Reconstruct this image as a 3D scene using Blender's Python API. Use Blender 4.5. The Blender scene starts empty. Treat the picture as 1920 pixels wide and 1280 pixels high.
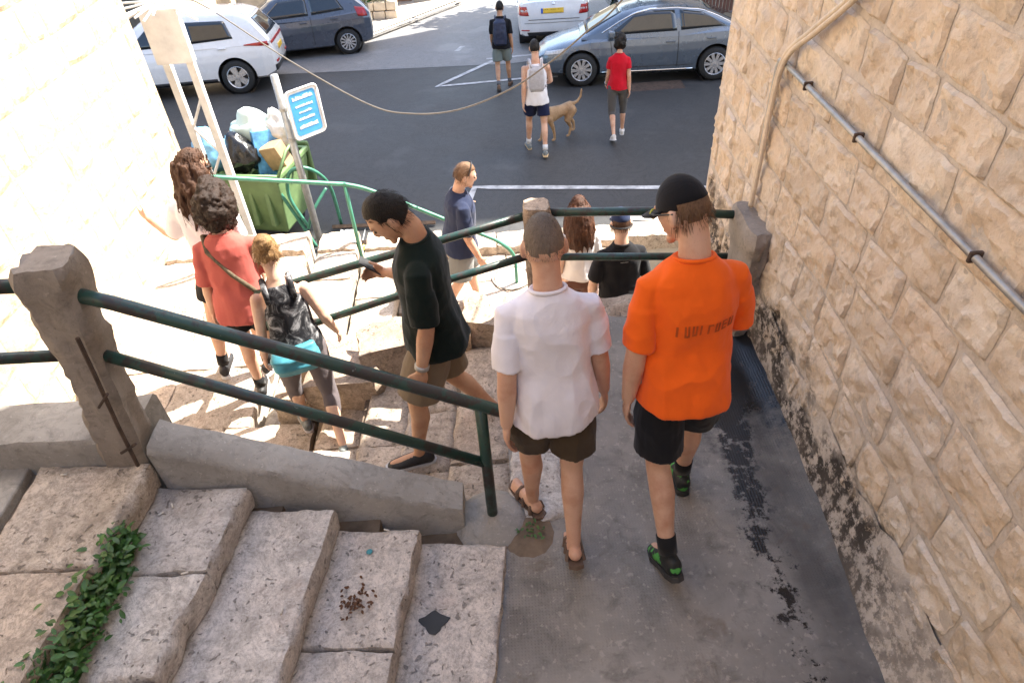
import bpy, bmesh, math, random
import numpy as np
from mathutils import Vector, Matrix, noise
from mathutils.bvhtree import BVHTree
SC = bpy.context.scene
COL = SC.collection
rad = math.radians
# ---------------------------------------------------------------- camera, sky, sun, exposure
CAMZ = 5.3
cam = bpy.data.cameras.new('camera'); cam.lens = 24.0; cam.sensor_width = 36.0
cam.clip_start = 0.05; cam.clip_end = 2000
camo = bpy.data.objects.new('camera', cam); COL.objects.link(camo)
_r = Vector((0.99763033, -0.04547198, -0.05163358))      # image right in world
_d = Vector((-0.06880209, -0.65934371, -0.74868694))     # image down in world
_f = Vector((0.0, 0.7504653, -0.66090985))               # view direction
camo.matrix_world = Matrix(((_r.x, -_d.x, -_f.x, 0), (_r.y, -_d.y, -_f.y, 0), (_r.z, -_d.z, -_f.z, CAMZ), (0, 0, 0, 1)))
SC.camera = camo
SUN_AZ, SUN_EL = rad(31), rad(50)                         # azimuth from +X towards +Y
sdir = Vector((math.cos(SUN_EL)*math.cos(SUN_AZ), math.cos(SUN_EL)*math.sin(SUN_AZ), math.sin(SUN_EL)))
w = bpy.data.worlds.new('World'); SC.world = w; w.use_nodes = True
nt = w.node_tree; bg = nt.nodes['Background']
sky = nt.nodes.new('ShaderNodeTexSky'); sky.sky_type = 'NISHITA'; sky.sun_disc = False
sky.sun_elevation = SUN_EL; sky.sun_rotation = math.pi/2 - SUN_AZ
sky.air_density = 1.0; sky.dust_density = 2.6; sky.ozone_density = 0.4; sky.altitude = 200
nt.links.new(sky.outputs[0], bg.inputs[0]); bg.inputs[1].default_value = 0.15
sun = bpy.data.lights.new('sun', 'SUN'); sun.energy = 5.0; sun.angle = rad(0.53); sun.color = (1.0, 0.94, 0.84)
suno = bpy.data.objects.new('sun', sun); COL.objects.link(suno)
suno.rotation_euler = sdir.to_track_quat('Z', 'Y').to_euler(); suno.location = (0, 0, 40)
SC.view_settings.view_transform = 'Standard'; SC.view_settings.look = 'None'
SC.view_settings.exposure = 1.9; SC.view_settings.gamma = 1.0; SC.view_settings.use_curve_mapping = False
SC.cycles.max_bounces = 8; SC.cycles.diffuse_bounces = 5; SC.cycles.glossy_bounces = 3
SC.cycles.caustics_reflective = False; SC.cycles.caustics_refractive = False
SC.cycles.use_denoising = True

# ---------------------------------------------------------------- helpers
def link(o, parent=None):
    COL.objects.link(o)
    if parent is not None: o.parent = parent
    return o
def tag(o, label=None, cat=None, group=None, kind=None):
    if label: o['label'] = label
    if cat: o['category'] = cat
    if group: o['group'] = group
    if kind: o['kind'] = kind
    return o
def thing(name, label=None, cat=None, loc=(0, 0, 0), rz=0.0, group=None, kind=None):
    o = bpy.data.objects.new(name, None); link(o); o.location = loc; o.rotation_euler = (0, 0, rz)
    o.empty_display_size = 0.1
    return tag(o, label, cat, group, kind)
def mesh(name, V, F, mat, parent=None, smooth=False, loc=None):
    me = bpy.data.meshes.new(name); me.from_pydata([tuple(v) for v in V], [], [tuple(f) for f in F]); me.update()
    if mat: me.materials.append(mat)
    if smooth: me.polygons.foreach_set('use_smooth', [True]*len(me.polygons))
    o = bpy.data.objects.new(name, me); link(o, parent)
    if loc: o.location = loc
    return o
class MB:
    def __init__(s): s.V = []; s.F = []
    def add(s, V, F):
        n = len(s.V); s.V += [tuple(v) for v in V]; s.F += [tuple(i+n for i in f) for f in F]; return s
    def box(s, x0, x1, y0, y1, z0, z1):
        return s.add([(x0,y0,z0),(x1,y0,z0),(x1,y1,z0),(x0,y1,z0),(x0,y0,z1),(x1,y0,z1),(x1,y1,z1),(x0,y1,z1)],
                     [(3,2,1,0),(4,5,6,7),(0,1,5,4),(1,2,6,5),(2,3,7,6),(3,0,4,7)])
    def tube(s, pts, r, n=10, cap=True):
        P = [Vector(p) for p in pts]; m = len(P)
        rr = r if isinstance(r, (list, tuple)) else [r]*m
        V = []; F = []; up = None
        for i, p in enumerate(P):
            t = (P[min(i+1, m-1)] - P[max(i-1, 0)]).normalized()
            if up is None:
                up = Vector((0, 0, 1)) if abs(t.z) < .9 else Vector((1, 0, 0))
            a = t.cross(up).normalized(); b = a.cross(t).normalized(); up = b
            for k in range(n):
                q = 2*math.pi*k/n
                V.append(p + a*(rr[i]*math.cos(q)) + b*(rr[i]*math.sin(q)))
        for i in range(m-1):
            for k in range(n):
                F.append((i*n+k, i*n+(k+1) % n, (i+1)*n+(k+1) % n, (i+1)*n+k))
        if cap: F.append(tuple(range(n))[::-1]); F.append(tuple((m-1)*n+k for k in range(n)))
        return s.add(V, F)
    def lathe(s, prof, n=24, axis='z', c=(0, 0, 0)):
        V = []; F = []; m = len(prof)
        for k in range(n):
            a = 2*math.pi*k/n; ca, sa = math.cos(a), math.sin(a)
            for (r, h) in prof:
                if axis == 'z': V.append((c[0]+r*ca, c[1]+r*sa, c[2]+h))
                elif axis == 'y': V.append((c[0]+r*ca, c[1]+h, c[2]+r*sa))
                else: V.append((c[0]+h, c[1]+r*ca, c[2]+r*sa))
        for k in range(n):
            for i in range(m-1):
                F.append((k*m+i, ((k+1) % n)*m+i, ((k+1) % n)*m+i+1, k*m+i+1))
        return s.add(V, F)
    def prism(s, poly, z0, z1):
        n = len(poly)
        V = [(x, y, z0) for x, y in poly] + [(x, y, z1) for x, y in poly]
        F = [tuple(range(n))[::-1], tuple(range(n, 2*n))] + [(i, (i+1) % n, n+(i+1) % n, n+i) for i in range(n)]
        return s.add(V, F)
    def build(s, name, mat, parent=None, smooth=False, bevel=0, seg=2):
        o = mesh(name, s.V, s.F, mat, parent, smooth)
        if bevel:
            m = o.modifiers.new('b', 'BEVEL'); m.width = bevel; m.segments = seg; m.limit_method = 'ANGLE'
        fixn(o); return o
def fixn(o):
    bm = bmesh.new(); bm.from_mesh(o.data); bmesh.ops.recalc_face_normals(bm, faces=bm.faces); bm.to_mesh(o.data); bm.free()
def autosmooth(o, ang=40):
    me = o.data; me.polygons.foreach_set('use_smooth', [True]*len(me.polygons))
    bm = bmesh.new(); bm.from_mesh(me)
    for e in bm.edges:
        if len(e.link_faces) == 2 and e.calc_face_angle(0) > rad(ang): e.smooth = False
    bm.to_mesh(me); bm.free(); return o
def nz(x, y, z, s=1.0, o=3):
    return noise.fractal(Vector((x*s, y*s, z*s)), 1.0, 2.0, o)
def bez(p, n=24):
    """smooth curve through points (Catmull-Rom)"""
    P = [Vector(q) for q in p]; out = []
    for i in range(len(P)-1):
        a = P[max(i-1, 0)]; b = P[i]; c = P[i+1]; d = P[min(i+2, len(P)-1)]
        k = max(2, n//(len(P)-1))
        for j in range(k):
            t = j/k
            out.append(.5*((2*b) + (c-a)*t + (2*a-5*b+4*c-d)*t*t + (3*b-a-3*c+d)*t**3))
    out.append(P[-1]); return out
def lerp(a, b, t): return a+(b-a)*t
def interp(x, xs, ys): return float(np.interp(x, xs, ys))

# ---------------------------------------------------------------- materials
def rgba(c): return (c[0], c[1], c[2], 1.0)
class NT:
    def __init__(s, name):
        s.m = bpy.data.materials.new(name); s.m.use_nodes = True; s.t = s.m.node_tree
        s.b = s.t.nodes['Principled BSDF']; s.tc = s.t.nodes.new('ShaderNodeTexCoord')
    def n(s, typ, **kw):
        nd = s.t.nodes.new(typ)
        for k, v in kw.items(): setattr(nd, k, v)
        return nd
    def l(s, a, b): s.t.links.new(a, b)
    def noise(s, scale, detail=6, rough=.6, coord='Object', vec=None, dist=0):
        nd = s.n('ShaderNodeTexNoise'); nd.inputs['Scale'].default_value = scale; nd.inputs['Detail'].default_value = detail
        nd.inputs['Roughness'].default_value = rough; nd.inputs['Distortion'].default_value = dist
        s.l(vec if vec is not None else s.tc.outputs[coord], nd.inputs['Vector']); return nd.outputs['Fac']
    def ramp(s, fac, stops, interp='LINEAR'):
        r = s.n('ShaderNodeValToRGB'); e = r.color_ramp; e.interpolation = interp
        while len(e.elements) < len(stops): e.elements.new(.5)
        for el, (p, c) in zip(e.elements, stops):
            el.position = p; el.color = rgba(c) if hasattr(c, '__len__') else (c, c, c, 1)
        s.l(fac, r.inputs[0]); return r.outputs[0]
    def mix(s, fac, a, b, typ='MIX'):
        m = s.n('ShaderNodeMix', data_type='RGBA', blend_type=typ)
        for sock, v in ((m.inputs[0], fac), (m.inputs[6], a), (m.inputs[7], b)):
            if hasattr(v, 'is_linked'): s.l(v, sock)
            elif hasattr(v, '__len__'): sock.default_value = rgba(v)
            else: sock.default_value = v
        return m.outputs[2]
    def math(s, op, a, b=0.0, c=None):
        m = s.n('ShaderNodeMath', operation=op)
        for i, v in enumerate((a, b, c)):
            if v is None: continue
            if hasattr(v, 'is_linked'): s.l(v, m.inputs[i])
            else: m.inputs[i].default_value = v
        return m.outputs[0]
    def sep(s, coord='Object'):
        x = s.n('ShaderNodeSeparateXYZ'); s.l(s.tc.outputs[coord], x.inputs[0]); return x.outputs
    def geo(s):
        g = s.n('ShaderNodeNewGeometry'); x = s.n('ShaderNodeSeparateXYZ'); s.l(g.outputs['Position'], x.inputs[0]); return g, x.outputs
    def bump(s, h, strength=.3, dist=.01, normal=None):
        b = s.n('ShaderNodeBump'); b.inputs['Strength'].default_value = strength; b.inputs['Distance'].default_value = dist
        s.l(h, b.inputs['Height'])
        if normal is not None: s.l(normal, b.inputs['Normal'])
        return b.outputs[0]
    def out(s, col=None, rough=.8, bump=None, metal=0, spec=None, **kw):
        if col is not None:
            if hasattr(col, 'is_linked'): s.l(col, s.b.inputs['Base Color'])
            else: s.b.inputs['Base Color'].default_value = rgba(col)
        if hasattr(rough, 'is_linked'): s.l(rough, s.b.inputs['Roughness'])
        else: s.b.inputs['Roughness'].default_value = rough
        if bump is not None: s.l(bump, s.b.inputs['Normal'])
        s.b.inputs['Metallic'].default_value = metal
        if spec is not None: s.b.inputs['Specular IOR Level'].default_value = spec
        for k, v in kw.items(): s.b.inputs[k.replace('_', ' ')].default_value = v
        return s.m
def pm(name, c, var=.15, scale=8, rough=.7, bump=.0, bscale=60, metal=0, spec=None, **kw):
    """generic procedural paint / cloth / plastic: slight tone noise, roughness noise and optional bump"""
    a = NT(name); f = a.noise(scale)
    lo = [v*(1-var) for v in c]; hi = [min(1, v*(1+var)) for v in c]
    col = a.ramp(f, [(.3, lo), (.7, hi)])
    r = a.ramp(a.noise(scale*2.3), [(.3, max(0, rough-.08)), (.7, min(1, rough+.08))])
    b = a.bump(a.noise(bscale, 4), bump, .004) if bump else None
    return a.out(col, r, b, metal, spec, **kw)
def wall_stone_mat(name, base, dark, stain_top=None, joint=False):
    a = NT(name); g, P = a.geo()
    oi = a.n('ShaderNodeObjectInfo')
    n1 = a.noise(5, 8, .65); n2 = a.noise(17, 6, .7); n3 = a.noise(55, 4, .7)
    c = a.ramp(n1, [(.28, dark), (.5, base), (.75, [min(1, v*1.18) for v in base])])
    if not joint:
        tint = a.ramp(oi.outputs['Random'], [(0, (.88, .82, .74)), (.4, (1, .97, .93)), (.7, (1.0, .92, .82)), (1, (1.08, 1.08, 1.06))])
        c = a.mix(1.0, c, tint, 'MULTIPLY')
    if not joint:
        och = a.noise(7, 6, .7, dist=1.5); c = a.mix(a.ramp(och, [(.52, 0), (.68, .5)]), c, (.62, .46, .31)); c = a.mix(a.ramp(a.noise(9, 6, .7, dist=.8), [(.52, 0), (.68, .7)]), c, (.72, .645, .53))
    c = a.mix(a.ramp(n2, [(.50, 0), (.70, .6)]), c, [v*.62 for v in dark])
    if stain_top is not None:   # soot and damp creeping up from the foot of the wall
        zz = a.math('SUBTRACT', P[2], stain_top)
        gw = a.noise(2.2, 5, .6, vec=g.outputs['Position']); gf = a.noise(14, 7, .75, vec=g.outputs['Position'])
        lim = a.math('ADD', a.math('MULTIPLY', gw, 1.6), -.36)
        h = a.math('SUBTRACT', lim, zz)
        m = a.math('MULTIPLY', a.ramp(h, [(.0, 0), (.25, 1)]), a.ramp(gf, [(.44, 0), (.53, 1)]))
        nearfade = a.ramp(a.math('MULTIPLY', P[1], .25), [(.15, 0), (.40, 1)])
        m = a.math('MULTIPLY', m, nearfade)
        c = a.mix(m, c, (.022, .019, .017))
        c = a.mix(a.math('MULTIPLY', a.ramp(h, [(.1, 0), (.6, .55)]), nearfade), c, (.20, .165, .135))
    bm = a.bump(n3, .5, .008, a.bump(n2, .8, .018))
    return a.out(c, .88, bm, spec=.25)
def slab_mat(name, base, grime, pit=.5):
    a = NT(name); oi = a.n('ShaderNodeObjectInfo'); g, P = a.geo()
    vec = g.outputs['Position']
    n1 = a.noise(2.6, 8, .65, vec=vec); n2 = a.noise(11, 8, .72, vec=vec, dist=.6); n3 = a.noise(70, 5, .7, vec=vec)
    c = a.ramp(n1, [(.3, [v*.78 for v in base]), (.5, base), (.72, [min(1, v*1.15) for v in base])])
    tint = a.ramp(oi.outputs['Random'], [(0, (.86, .84, .84)), (.35, (1, .93, .88)), (.65, (.97, .98, 1.0)), (1, (1.08, 1.0, .92))])
    c = a.mix(1.0, c, tint, 'MULTIPLY')
    c = a.mix(a.ramp(n2, [(.46, 0), (.66, .8)]), c, grime)
    c = a.mix(a.ramp(n3, [(.50, 0), (.68, .55)]), c, [x*.5 for x in grime])
    c = a.mix(a.ramp(a.noise(28, 6, .75, vec=vec), [(.54, 0), (.66, .7)]), c, [x*.6 for x in grime])
    vein = a.noise(6.5, 9, .8, vec=vec, dist=2.2); c = a.mix(a.ramp(vein, [(.46, 0), (.495, .55), (.53, 0)]), c, [x*.8 for x in grime])
    c = a.mix(a.ramp(a.noise(4.2, 6, .6, vec=vec), [(.56, 0), (.72, .25)]), c, (.50, .37, .30))
    c = a.mix(a.ramp(a.noise(8, 10, .8, vec=vec, dist=.4), [(.55, 0), (.63, .6)]), c, [x*.75 for x in grime])
    v = a.n('ShaderNodeTexVoronoi'); v.inputs['Scale'].default_value = 21; v.inputs['Randomness'].default_value = 1
    wv = a.n('ShaderNodeVectorMath', operation='ADD'); nn = a.n('ShaderNodeTexNoise'); nn.inputs['Scale'].default_value = 14
    a.l(vec, nn.inputs['Vector']); sc = a.n('ShaderNodeVectorMath', operation='SCALE'); sc.inputs['Scale'].default_value = .16
    a.l(nn.outputs['Color'], sc.inputs[0]); a.l(vec, wv.inputs[0]); a.l(sc.outputs[0], wv.inputs[1]); a.l(wv.outputs[0], v.inputs['Vector'])
    pits = a.ramp(a.math('ADD', v.outputs['Distance'], a.math('MULTIPLY', n1, .6)), [(.42, 1), (.52, 0)])
    c = a.mix(a.math('MULTIPLY', pits, pit), c, [x*.42 for x in grime])
    hgt = a.math('SUBTRACT', a.math('ADD', a.math('MULTIPLY', n2, .6), a.math('MULTIPLY', n3, .25)), a.math('MULTIPLY', pits, .5))
    return a.out(c, a.ramp(n1, [(.3, .55), (.7, .8)]), a.bump(hgt, .8, .014), spec=.35)
def concrete_mat(name, base, speck=True):
    a = NT(name); g, P = a.geo(); vec = g.outputs['Position']
    n1 = a.noise(3, 8, .6, vec=vec); n2 = a.noise(55, 4, .6, vec=vec); n3 = a.noise(130, 3, .6, vec=vec); n4 = a.noise(12, 8, .75, vec=vec, dist=.7)
    c = a.ramp(n1, [(.3, [v*.72 for v in base]), (.55, base), (.75, [min(1, v*1.2) for v in base])])
    if speck:
        c = a.mix(a.ramp(n4, [(.48, 0), (.66, .65)]), c, [v*.5 for v in base]); c = a.mix(a.ramp(n2, [(.62, 0), (.70, .45)]), c, [min(1, v*1.5) for v in base])
        c = a.mix(a.ramp(n2, [(.30, .6), (.36, 0)]), c, [v*.45 for v in base])
    return a.out(c, .85, a.bump(n3, .3, .004, a.bump(n2, .4, .008)), spec=.3)
def asphalt_mat(name, base, worn):
    a = NT(name); g, P = a.geo(); vec = g.outputs['Position']
    n1 = a.noise(.55, 8, .62, vec=vec); n2 = a.noise(2.8, 7, .7, vec=vec, dist=.8); n3 = a.noise(110, 3, .7, vec=vec)
    c = a.ramp(n1, [(.32, base), (.68, worn)])
    c = a.mix(a.ramp(n3, [(.35, .0), (.75, .55)]), c, [v*1.9 for v in worn])
    c = a.mix(a.ramp(n2, [(.62, 0), (.74, .5)]), c, [v*.5 for v in base])
    r = a.ramp(n1, [(.3, .50), (.7, .72)])
    cr = a.noise(1.7, 9, .8, vec=vec, dist=2.5); c = a.mix(a.ramp(cr, [(.482, 0), (.497, .65), (.512, 0)]), c, [v*.35 for v in base])
    c = a.mix(a.ramp(a.noise(.9, 4, .5, vec=vec), [(.60, 0), (.66, .35)]), c, [v*1.6 for v in worn])
    return a.out(c, r, a.bump(n3, .45, .006), spec=.28)
def cloth(name, c, var=.10, rough=.9):
    a = NT(name)
    f = a.noise(3.5, 5, .6); wv = a.n('ShaderNodeTexNoise'); wv.inputs['Scale'].default_value = 420; a.l(a.tc.outputs['Object'], wv.inputs['Vector'])
    col = a.ramp(f, [(.3, [v*(1-var) for v in c]), (.7, [min(1, v*(1+var)) for v in c])])
    return a.out(col, rough, a.bump(wv.outputs['Fac'], .12, .002, a.bump(a.noise(9, 4, .6, dist=1.0), .22, .02)), spec=.15, Sheen_Weight=.12)
def skin(name, c):
    a = NT(name); f = a.noise(7, 5, .6); f2 = a.noise(60, 3)
    col = a.ramp(f, [(.32, [c[0]*.80, c[1]*.68, c[2]*.62]), (.52, c), (.70, [min(1, c[0]*1.08), c[1]*1.10, c[2]*1.12])])
    col = a.mix(a.ramp(a.noise(3, 3), [(.45, 0), (.7, .35)]), col, [c[0]*.95, c[1]*.66, c[2]*.58]); col = a.mix(a.ramp(a.noise(170, 3, .6), [(.60, 0), (.70, .3)]), col, [v*.55 for v in c])
    m = a.out(col, .48, a.bump(f2, .12, .003), spec=.4, Subsurface_Weight=.12)
    a.b.inputs['Subsurface Radius'].default_value = (.012, .005, .003); return m
def hairmat(name, c, hi=None):
    a = NT(name); mp = a.n('ShaderNodeMapping'); mp.inputs['Scale'].default_value = (60, 60, 5)
    a.l(a.tc.outputs['Object'], mp.inputs[0]); f = a.noise(3, 4, .6, vec=mp.outputs[0]); f2 = a.noise(9, 3)
    hi = hi or [min(1, v*1.5) for v in c]
    col = a.ramp(a.math('MULTIPLY', a.math('ADD', f, f2), .5), [(.32, [v*.5 for v in c]), (.5, c), (.72, hi)])
    return a.out(col, .55, a.bump(f, .7, .01), spec=.3)
def paint(name, c, rough=.28, metal=0.0, flake=False):
    a = NT(name); f = a.noise(2.5, 4); d = a.noise(14, 6, .7)
    col = a.ramp(f, [(.3, [v*.94 for v in c]), (.7, c)])
    col = a.mix(a.ramp(d, [(.5, 0), (.9, .08)]), col, (.35, .31, .26))     # road dust
    r = a.ramp(f, [(.4, rough), (.8, min(1, rough+.08))])
    return a.out(col, r, None, metal, .5, Coat_Weight=.7, Coat_Roughness=.06)
M = {}
M['rwall'] = wall_stone_mat('limestone_rough', (.69, .60, .50), (.55, .455, .36), 2.42)
M['rmortar'] = wall_stone_mat('wall_mortar', (.60, .525, .445), (.49, .42, .345), 2.42, True)
M['lwall'] = wall_stone_mat('limestone_pale', (.66, .56, .44), (.44, .33, .23))
M['lmortar'] = wall_stone_mat('pale_mortar', (.52, .42, .31), (.40, .31, .22), None, True)
M['slab'] = slab_mat('step_limestone', (.63, .59, .54), (.31, .28, .25), .7)
M['slab_warm'] = slab_mat('worn_limestone', (.58, .505, .42), (.26, .215, .17), .7)
M['conc'] = concrete_mat('kerb_concrete', (.33, .31, .28))
M['conc_post'] = concrete_mat('post_concrete', (.32, .28, .24))
M['conc_pale'] = concrete_mat('pale_concrete', (.50, .46, .40), False)
M['asphalt'] = asphalt_mat('asphalt', (.030, .030, .030), (.056, .055, .054))
M['asphalt2'] = asphalt_mat('worn_asphalt', (.13, .13, .135), (.19, .185, .18))
M['roadpaint'] = pm('worn_road_paint', (.42, .42, .42), .45, 7, .75, .3, 60)
M['rock'] = slab_mat('rough_rock', (.48, .39, .30), (.22, .17, .125), .4)
M['dirt'] = pm('packed_dirt', (.16, .12, .085), .4, 9, .95, .6, 50)
M['green_paint'] = None
def rail_paint():
    a = NT('chipped_green_paint'); f = a.noise(11, 7, .7); f2 = a.noise(34, 5, .7); f3 = a.noise(2.5, 4)
    col = a.ramp(f3, [(.35, (.010, .032, .026)), (.65, (.022, .062, .047))])
    col = a.mix(a.ramp(f, [(.50, 0), (.56, .9)]), col, (.030, .022, .020))
    col = a.mix(a.ramp(f2, [(.67, 0), (.70, .6)]), col, (.30, .33, .32))
    return a.out(col, a.ramp(f, [(.4, .28), (.7, .6)]), a.bump(f, .3, .004), spec=.5)
M['rail'] = rail_paint()
M['rail_light'] = pm('green_rail_paint', (.055, .21, .14), .25, 10, .42, .2, 40)
M['galv'] = pm('galvanised_steel', (.40, .40, .385), .2, 14, .45, .15, 50, metal=.55)
M['steel_white'] = pm('white_painted_steel', (.78, .77, .75), .15, 6, .5, .2, 40)
M['cable_white'] = pm('pale_cable', (.62, .52, .40), .15, 20, .6)
M['cable_grey'] = pm('grey_cable', (.15, .135, .115), .2, 20, .6)
M['rust'] = pm('rusty_iron', (.07, .045, .032), .5, 16, .85, .5, 60)
M['rubber'] = pm('tyre_rubber', (.018, .018, .018), .2, 30, .8, .2, 80)
M['black_plastic'] = pm('black_plastic', (.022, .022, .024), .2, 12, .5)
M['chrome'] = pm('chrome', (.75, .75, .75), .05, 10, .12, metal=1.0)
M['alloy'] = pm('alloy_wheel', (.62, .62, .63), .08, 10, .3, metal=.75)
M['glass_car'] = pm('tinted_car_glass', (.012, .016, .020), .1, 3, .03, spec=.9)
M['lamp_red'] = pm('red_lamp_lens', (.40, .015, .015), .25, 18, .12, spec=.7)
M['lamp_clear'] = pm('clear_lamp_lens', (.55, .56, .57), .3, 22, .10, spec=.8)
M['plate'] = pm('yellow_plate', (.72, .45, .03), .08, 8, .45)
M['ink'] = pm('black_ink', (.02, .02, .02), .1, 8, .6)
M['blue_ink'] = pm('blue_plate_band', (.03, .10, .45), .1, 8, .5)
# ================================================================ THE PLACE
def road_z(y):
    t = max(0.0, y-11.0); return -0.1*(t - 1.0*(1-math.exp(-t/1.0))) if t > 0 else 0.0
def sheet(name, poly_fn, mat, dz, kind='structure'):
    pass
def terrain_grid(name, xs, ys, mat, dz=0.0, parent=None):
    V = [(x, y, road_z(y)+dz) for y in ys for x in xs]; nx = len(xs)
    F = [(j*nx+i, j*nx+i+1, (j+1)*nx+i+1, (j+1)*nx+i) for j in range(len(ys)-1) for i in range(nx-1)]
    return mesh(name, V, F, mat, parent, True)
xs = [-400, -120, -60, -30, -20, -14, -10, -7, -5, -3, -1, 1, 3, 5, 7, 10, 14, 20, 30, 60, 120, 400]
ys = [-300, -100, -30, 0, 6, 8, 10, 11, 12, 13, 14, 15, 16, 17, 18, 20, 22, 24, 27, 30, 40, 60]
g = terrain_grid('ground', xs, ys, M['asphalt']); tag(g, 'dark asphalt street crossing beyond the stairs', None, kind='structure')
def ribbon(name, pts, width, mat, dz, parent=None, kind=None):
    """a painted or laid strip along a polyline on the road surface"""
    V = []; F = []; P = []
    for a, b in zip(pts[:-1], pts[1:]):
        n = max(2, int(math.dist(a, b)/.25))
        P += [(lerp(a[0], b[0], k/n), lerp(a[1], b[1], k/n)) for k in range(n)]
    P.append(pts[-1])
    for i, p in enumerate(P):
        q0 = P[max(0, i-1)]; q1 = P[min(len(P)-1, i+1)]
        d = Vector((q1[0]-q0[0], q1[1]-q0[1])).normalized(); nrm = Vector((-d.y, d.x))*(width/2)
        j = 1+.18*nz(p[0]*3, p[1]*3, 1.7)
        for s in (-1, 1):
            x, y = p[0]+nrm.x*s*j, p[1]+nrm.y*s*j; V.append((x, y, road_z(y)+dz))
    F = [(2*i, 2*i+2, 2*i+3, 2*i+1) for i in range(len(P)-1)]
    o = mesh(name, V, F, mat, parent); fixn(o)
    if kind: o['kind'] = kind
    return o
def polysheet(name, poly, mat, dz, parent=None, cuts=5):
    bm = bmesh.new(); vs = [bm.verts.new((x, y, 0)) for x, y in poly]; bm.faces.new(vs)
    bmesh.ops.triangulate(bm, faces=bm.faces); bmesh.ops.subdivide_edges(bm, edges=bm.edges, cuts=cuts, use_grid_fill=True)
    for v in bm.verts: v.co.z = road_z(v.co.y)+dz
    me = bpy.data.meshes.new(name); bm.to_mesh(me); bm.free(); me.materials.append(mat)
    o = bpy.data.objects.new(name, me); link(o, parent); fixn(o); return o
side = polysheet('side_street', [(-5.2, 16.9), (0.4, 16.4), (3.6, 17.2), (4.2, 45), (3.0, 58), (-1.5, 58), (-1.2, 24.3), (-3.6, 19.6), (-5.5, 18.3), (-30, 14.2), (-30, 13.4)], M['asphalt2'], .004)
tag(side, 'worn pale asphalt of the side street going away', kind='structure')
# road markings (each painted figure is one object)
mk = [('parking_line', [(-.57, 9.12), (-.42, 9.76), (2.46, 9.35), (5.5, 8.9)], .11), ('parking_line', [(1.55, 8.56), (2.35, 8.46), (4.5, 8.2)], .10),
      ('painted_symbol', [(1.78, 8.44), (1.82, 8.22), (1.95, 8.02), (2.2, 7.9), (2.6, 7.86)], .13),
      ('parking_line', [(.02, 16.8), (-1.25, 14.88), (.7, 15.05), (1.4, 15.0)], .12), ('parking_line', [(-.15, 17.0), (1.0, 17.1)], .12), ('parking_line', [(-.9, 18.0), (-.75, 18.5)], .13)]
for nme, pts, wd in mk:
    o = ribbon(nme, pts, wd, M['roadpaint'], .008, kind='structure')
# far sidewalk with kerb on the left of the side street
swk = polysheet('pavement', [(-30, 14.9), (-5.35, 18.95), (-3.5, 20.2), (-1.05, 24.8), (-1.35, 58), (-30, 58)], M['conc_pale'], .11)
tag(swk, 'sunlit pale pavement along the side street', kind='structure')
kb = ribbon('kerb', [(-30, 14.75), (-5.33, 18.75), (-3.45, 19.95), (-.98, 24.5), (-1.25, 58)], .16, M['conc_pale'], .115); kb['kind'] = 'structure'
kv = ribbon('kerb', [(-30, 14.72), (-5.32, 18.68), (-3.42, 19.88), (-.9, 24.45), (-1.17, 58)], .02, M['conc_pale'], .055); kv['kind'] = 'structure'
pv2 = polysheet('pavement', [(3.9, 17.9), (30, 16.6), (30, 58), (4.7, 58)], M['conc_pale'], .11); tag(pv2, 'pavement behind the parked sedan', kind='structure')

# ---------------------------------------------------------------- slabs
def slab(name, c4, zt, thick, mat, parent, nx=14, ny=18, rough=.006, seed=0, edge=.018, tilt=(0, 0)):
    """worn stone slab: c4 = near-left, near-right, far-right, far-left (x, y)"""
    rnd = random.Random(seed); o1 = rnd.uniform(-50, 50)
    V = []; F = []
    for j in range(ny+1):
        for i in range(nx+1):
            u, v = i/nx, j/ny
            ax, ay = lerp(c4[0][0], c4[1][0], u), lerp(c4[0][1], c4[1][1], u)
            bx, by = lerp(c4[3][0], c4[2][0], u), lerp(c4[3][1], c4[2][1], u)
            x, y = lerp(ax, bx, v), lerp(ay, by, v)
            e = min(u, 1-u)*nx; e2 = min(v, 1-v)*ny
            x += nz(x+o1, y, 3, 6)*.014*(1 if e < .5 else .3); y += nz(x, y+o1, 7, 6)*.014*(1 if e2 < .5 else .3)
            d = min(e, e2); drop = edge*(1 if d < .5 else .12 if d < 1.5 else 0)*(1+1.5*max(0, nz(x*1.0, y, o1, 5)))
            z = zt + nz(x+o1, y-o1, 0, 4)*rough*1.6 + nz(x, y, o1, 19)*rough - drop*(1+.6*nz(x+o1, y, 0, 9)) + tilt[0]*(u-.5) + tilt[1]*(v-.5)
            V.append((x, y, z))
    W = nx+1
    F = [(j*W+i, j*W+i+1, (j+1)*W+i+1, (j+1)*W+i) for j in range(ny) for i in range(nx)]
    loop = [i for i in range(nx+1)] + [j*W+nx for j in range(1, ny+1)] + [ny*W+i for i in range(nx-1, -1, -1)] + [j*W for j in range(ny-1, 0, -1)]
    cx = sum(p[0] for p in c4)/4; cy = sum(p[1] for p in c4)/4; prev = loop
    for lv, (dz, out) in enumerate(((.35, .010), (.7, .004), (1.0, -.004))):
        cur = []
        for k in prev if lv == 0 else loop:
            x, y, z = V[k]; d = Vector((x-cx, y-cy)).normalized()
            r = out + nz(x*1.0+o1, y, dz*4, 12)*.012
            V.append((x+d.x*r, y+d.y*r, zt-thick*dz)); cur.append(len(V)-1)
        n = len(cur)
        F += [(prev[q], cur[q], cur[(q+1) % n], prev[(q+1) % n]) for q in range(n)]
        prev = cur
    F.append(tuple(prev[::-1]))
    o = mesh(name, V, F, mat, parent, True); fixn(o); autosmooth(o, 50); return o
ZR = 2.42
H1 = .155
steps = thing('upper_steps', 'flight of worn limestone steps coming down to the ramp', kind='structure')
def zs(k): return ZR+.035+H1*(4-k)
G = .012
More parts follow.
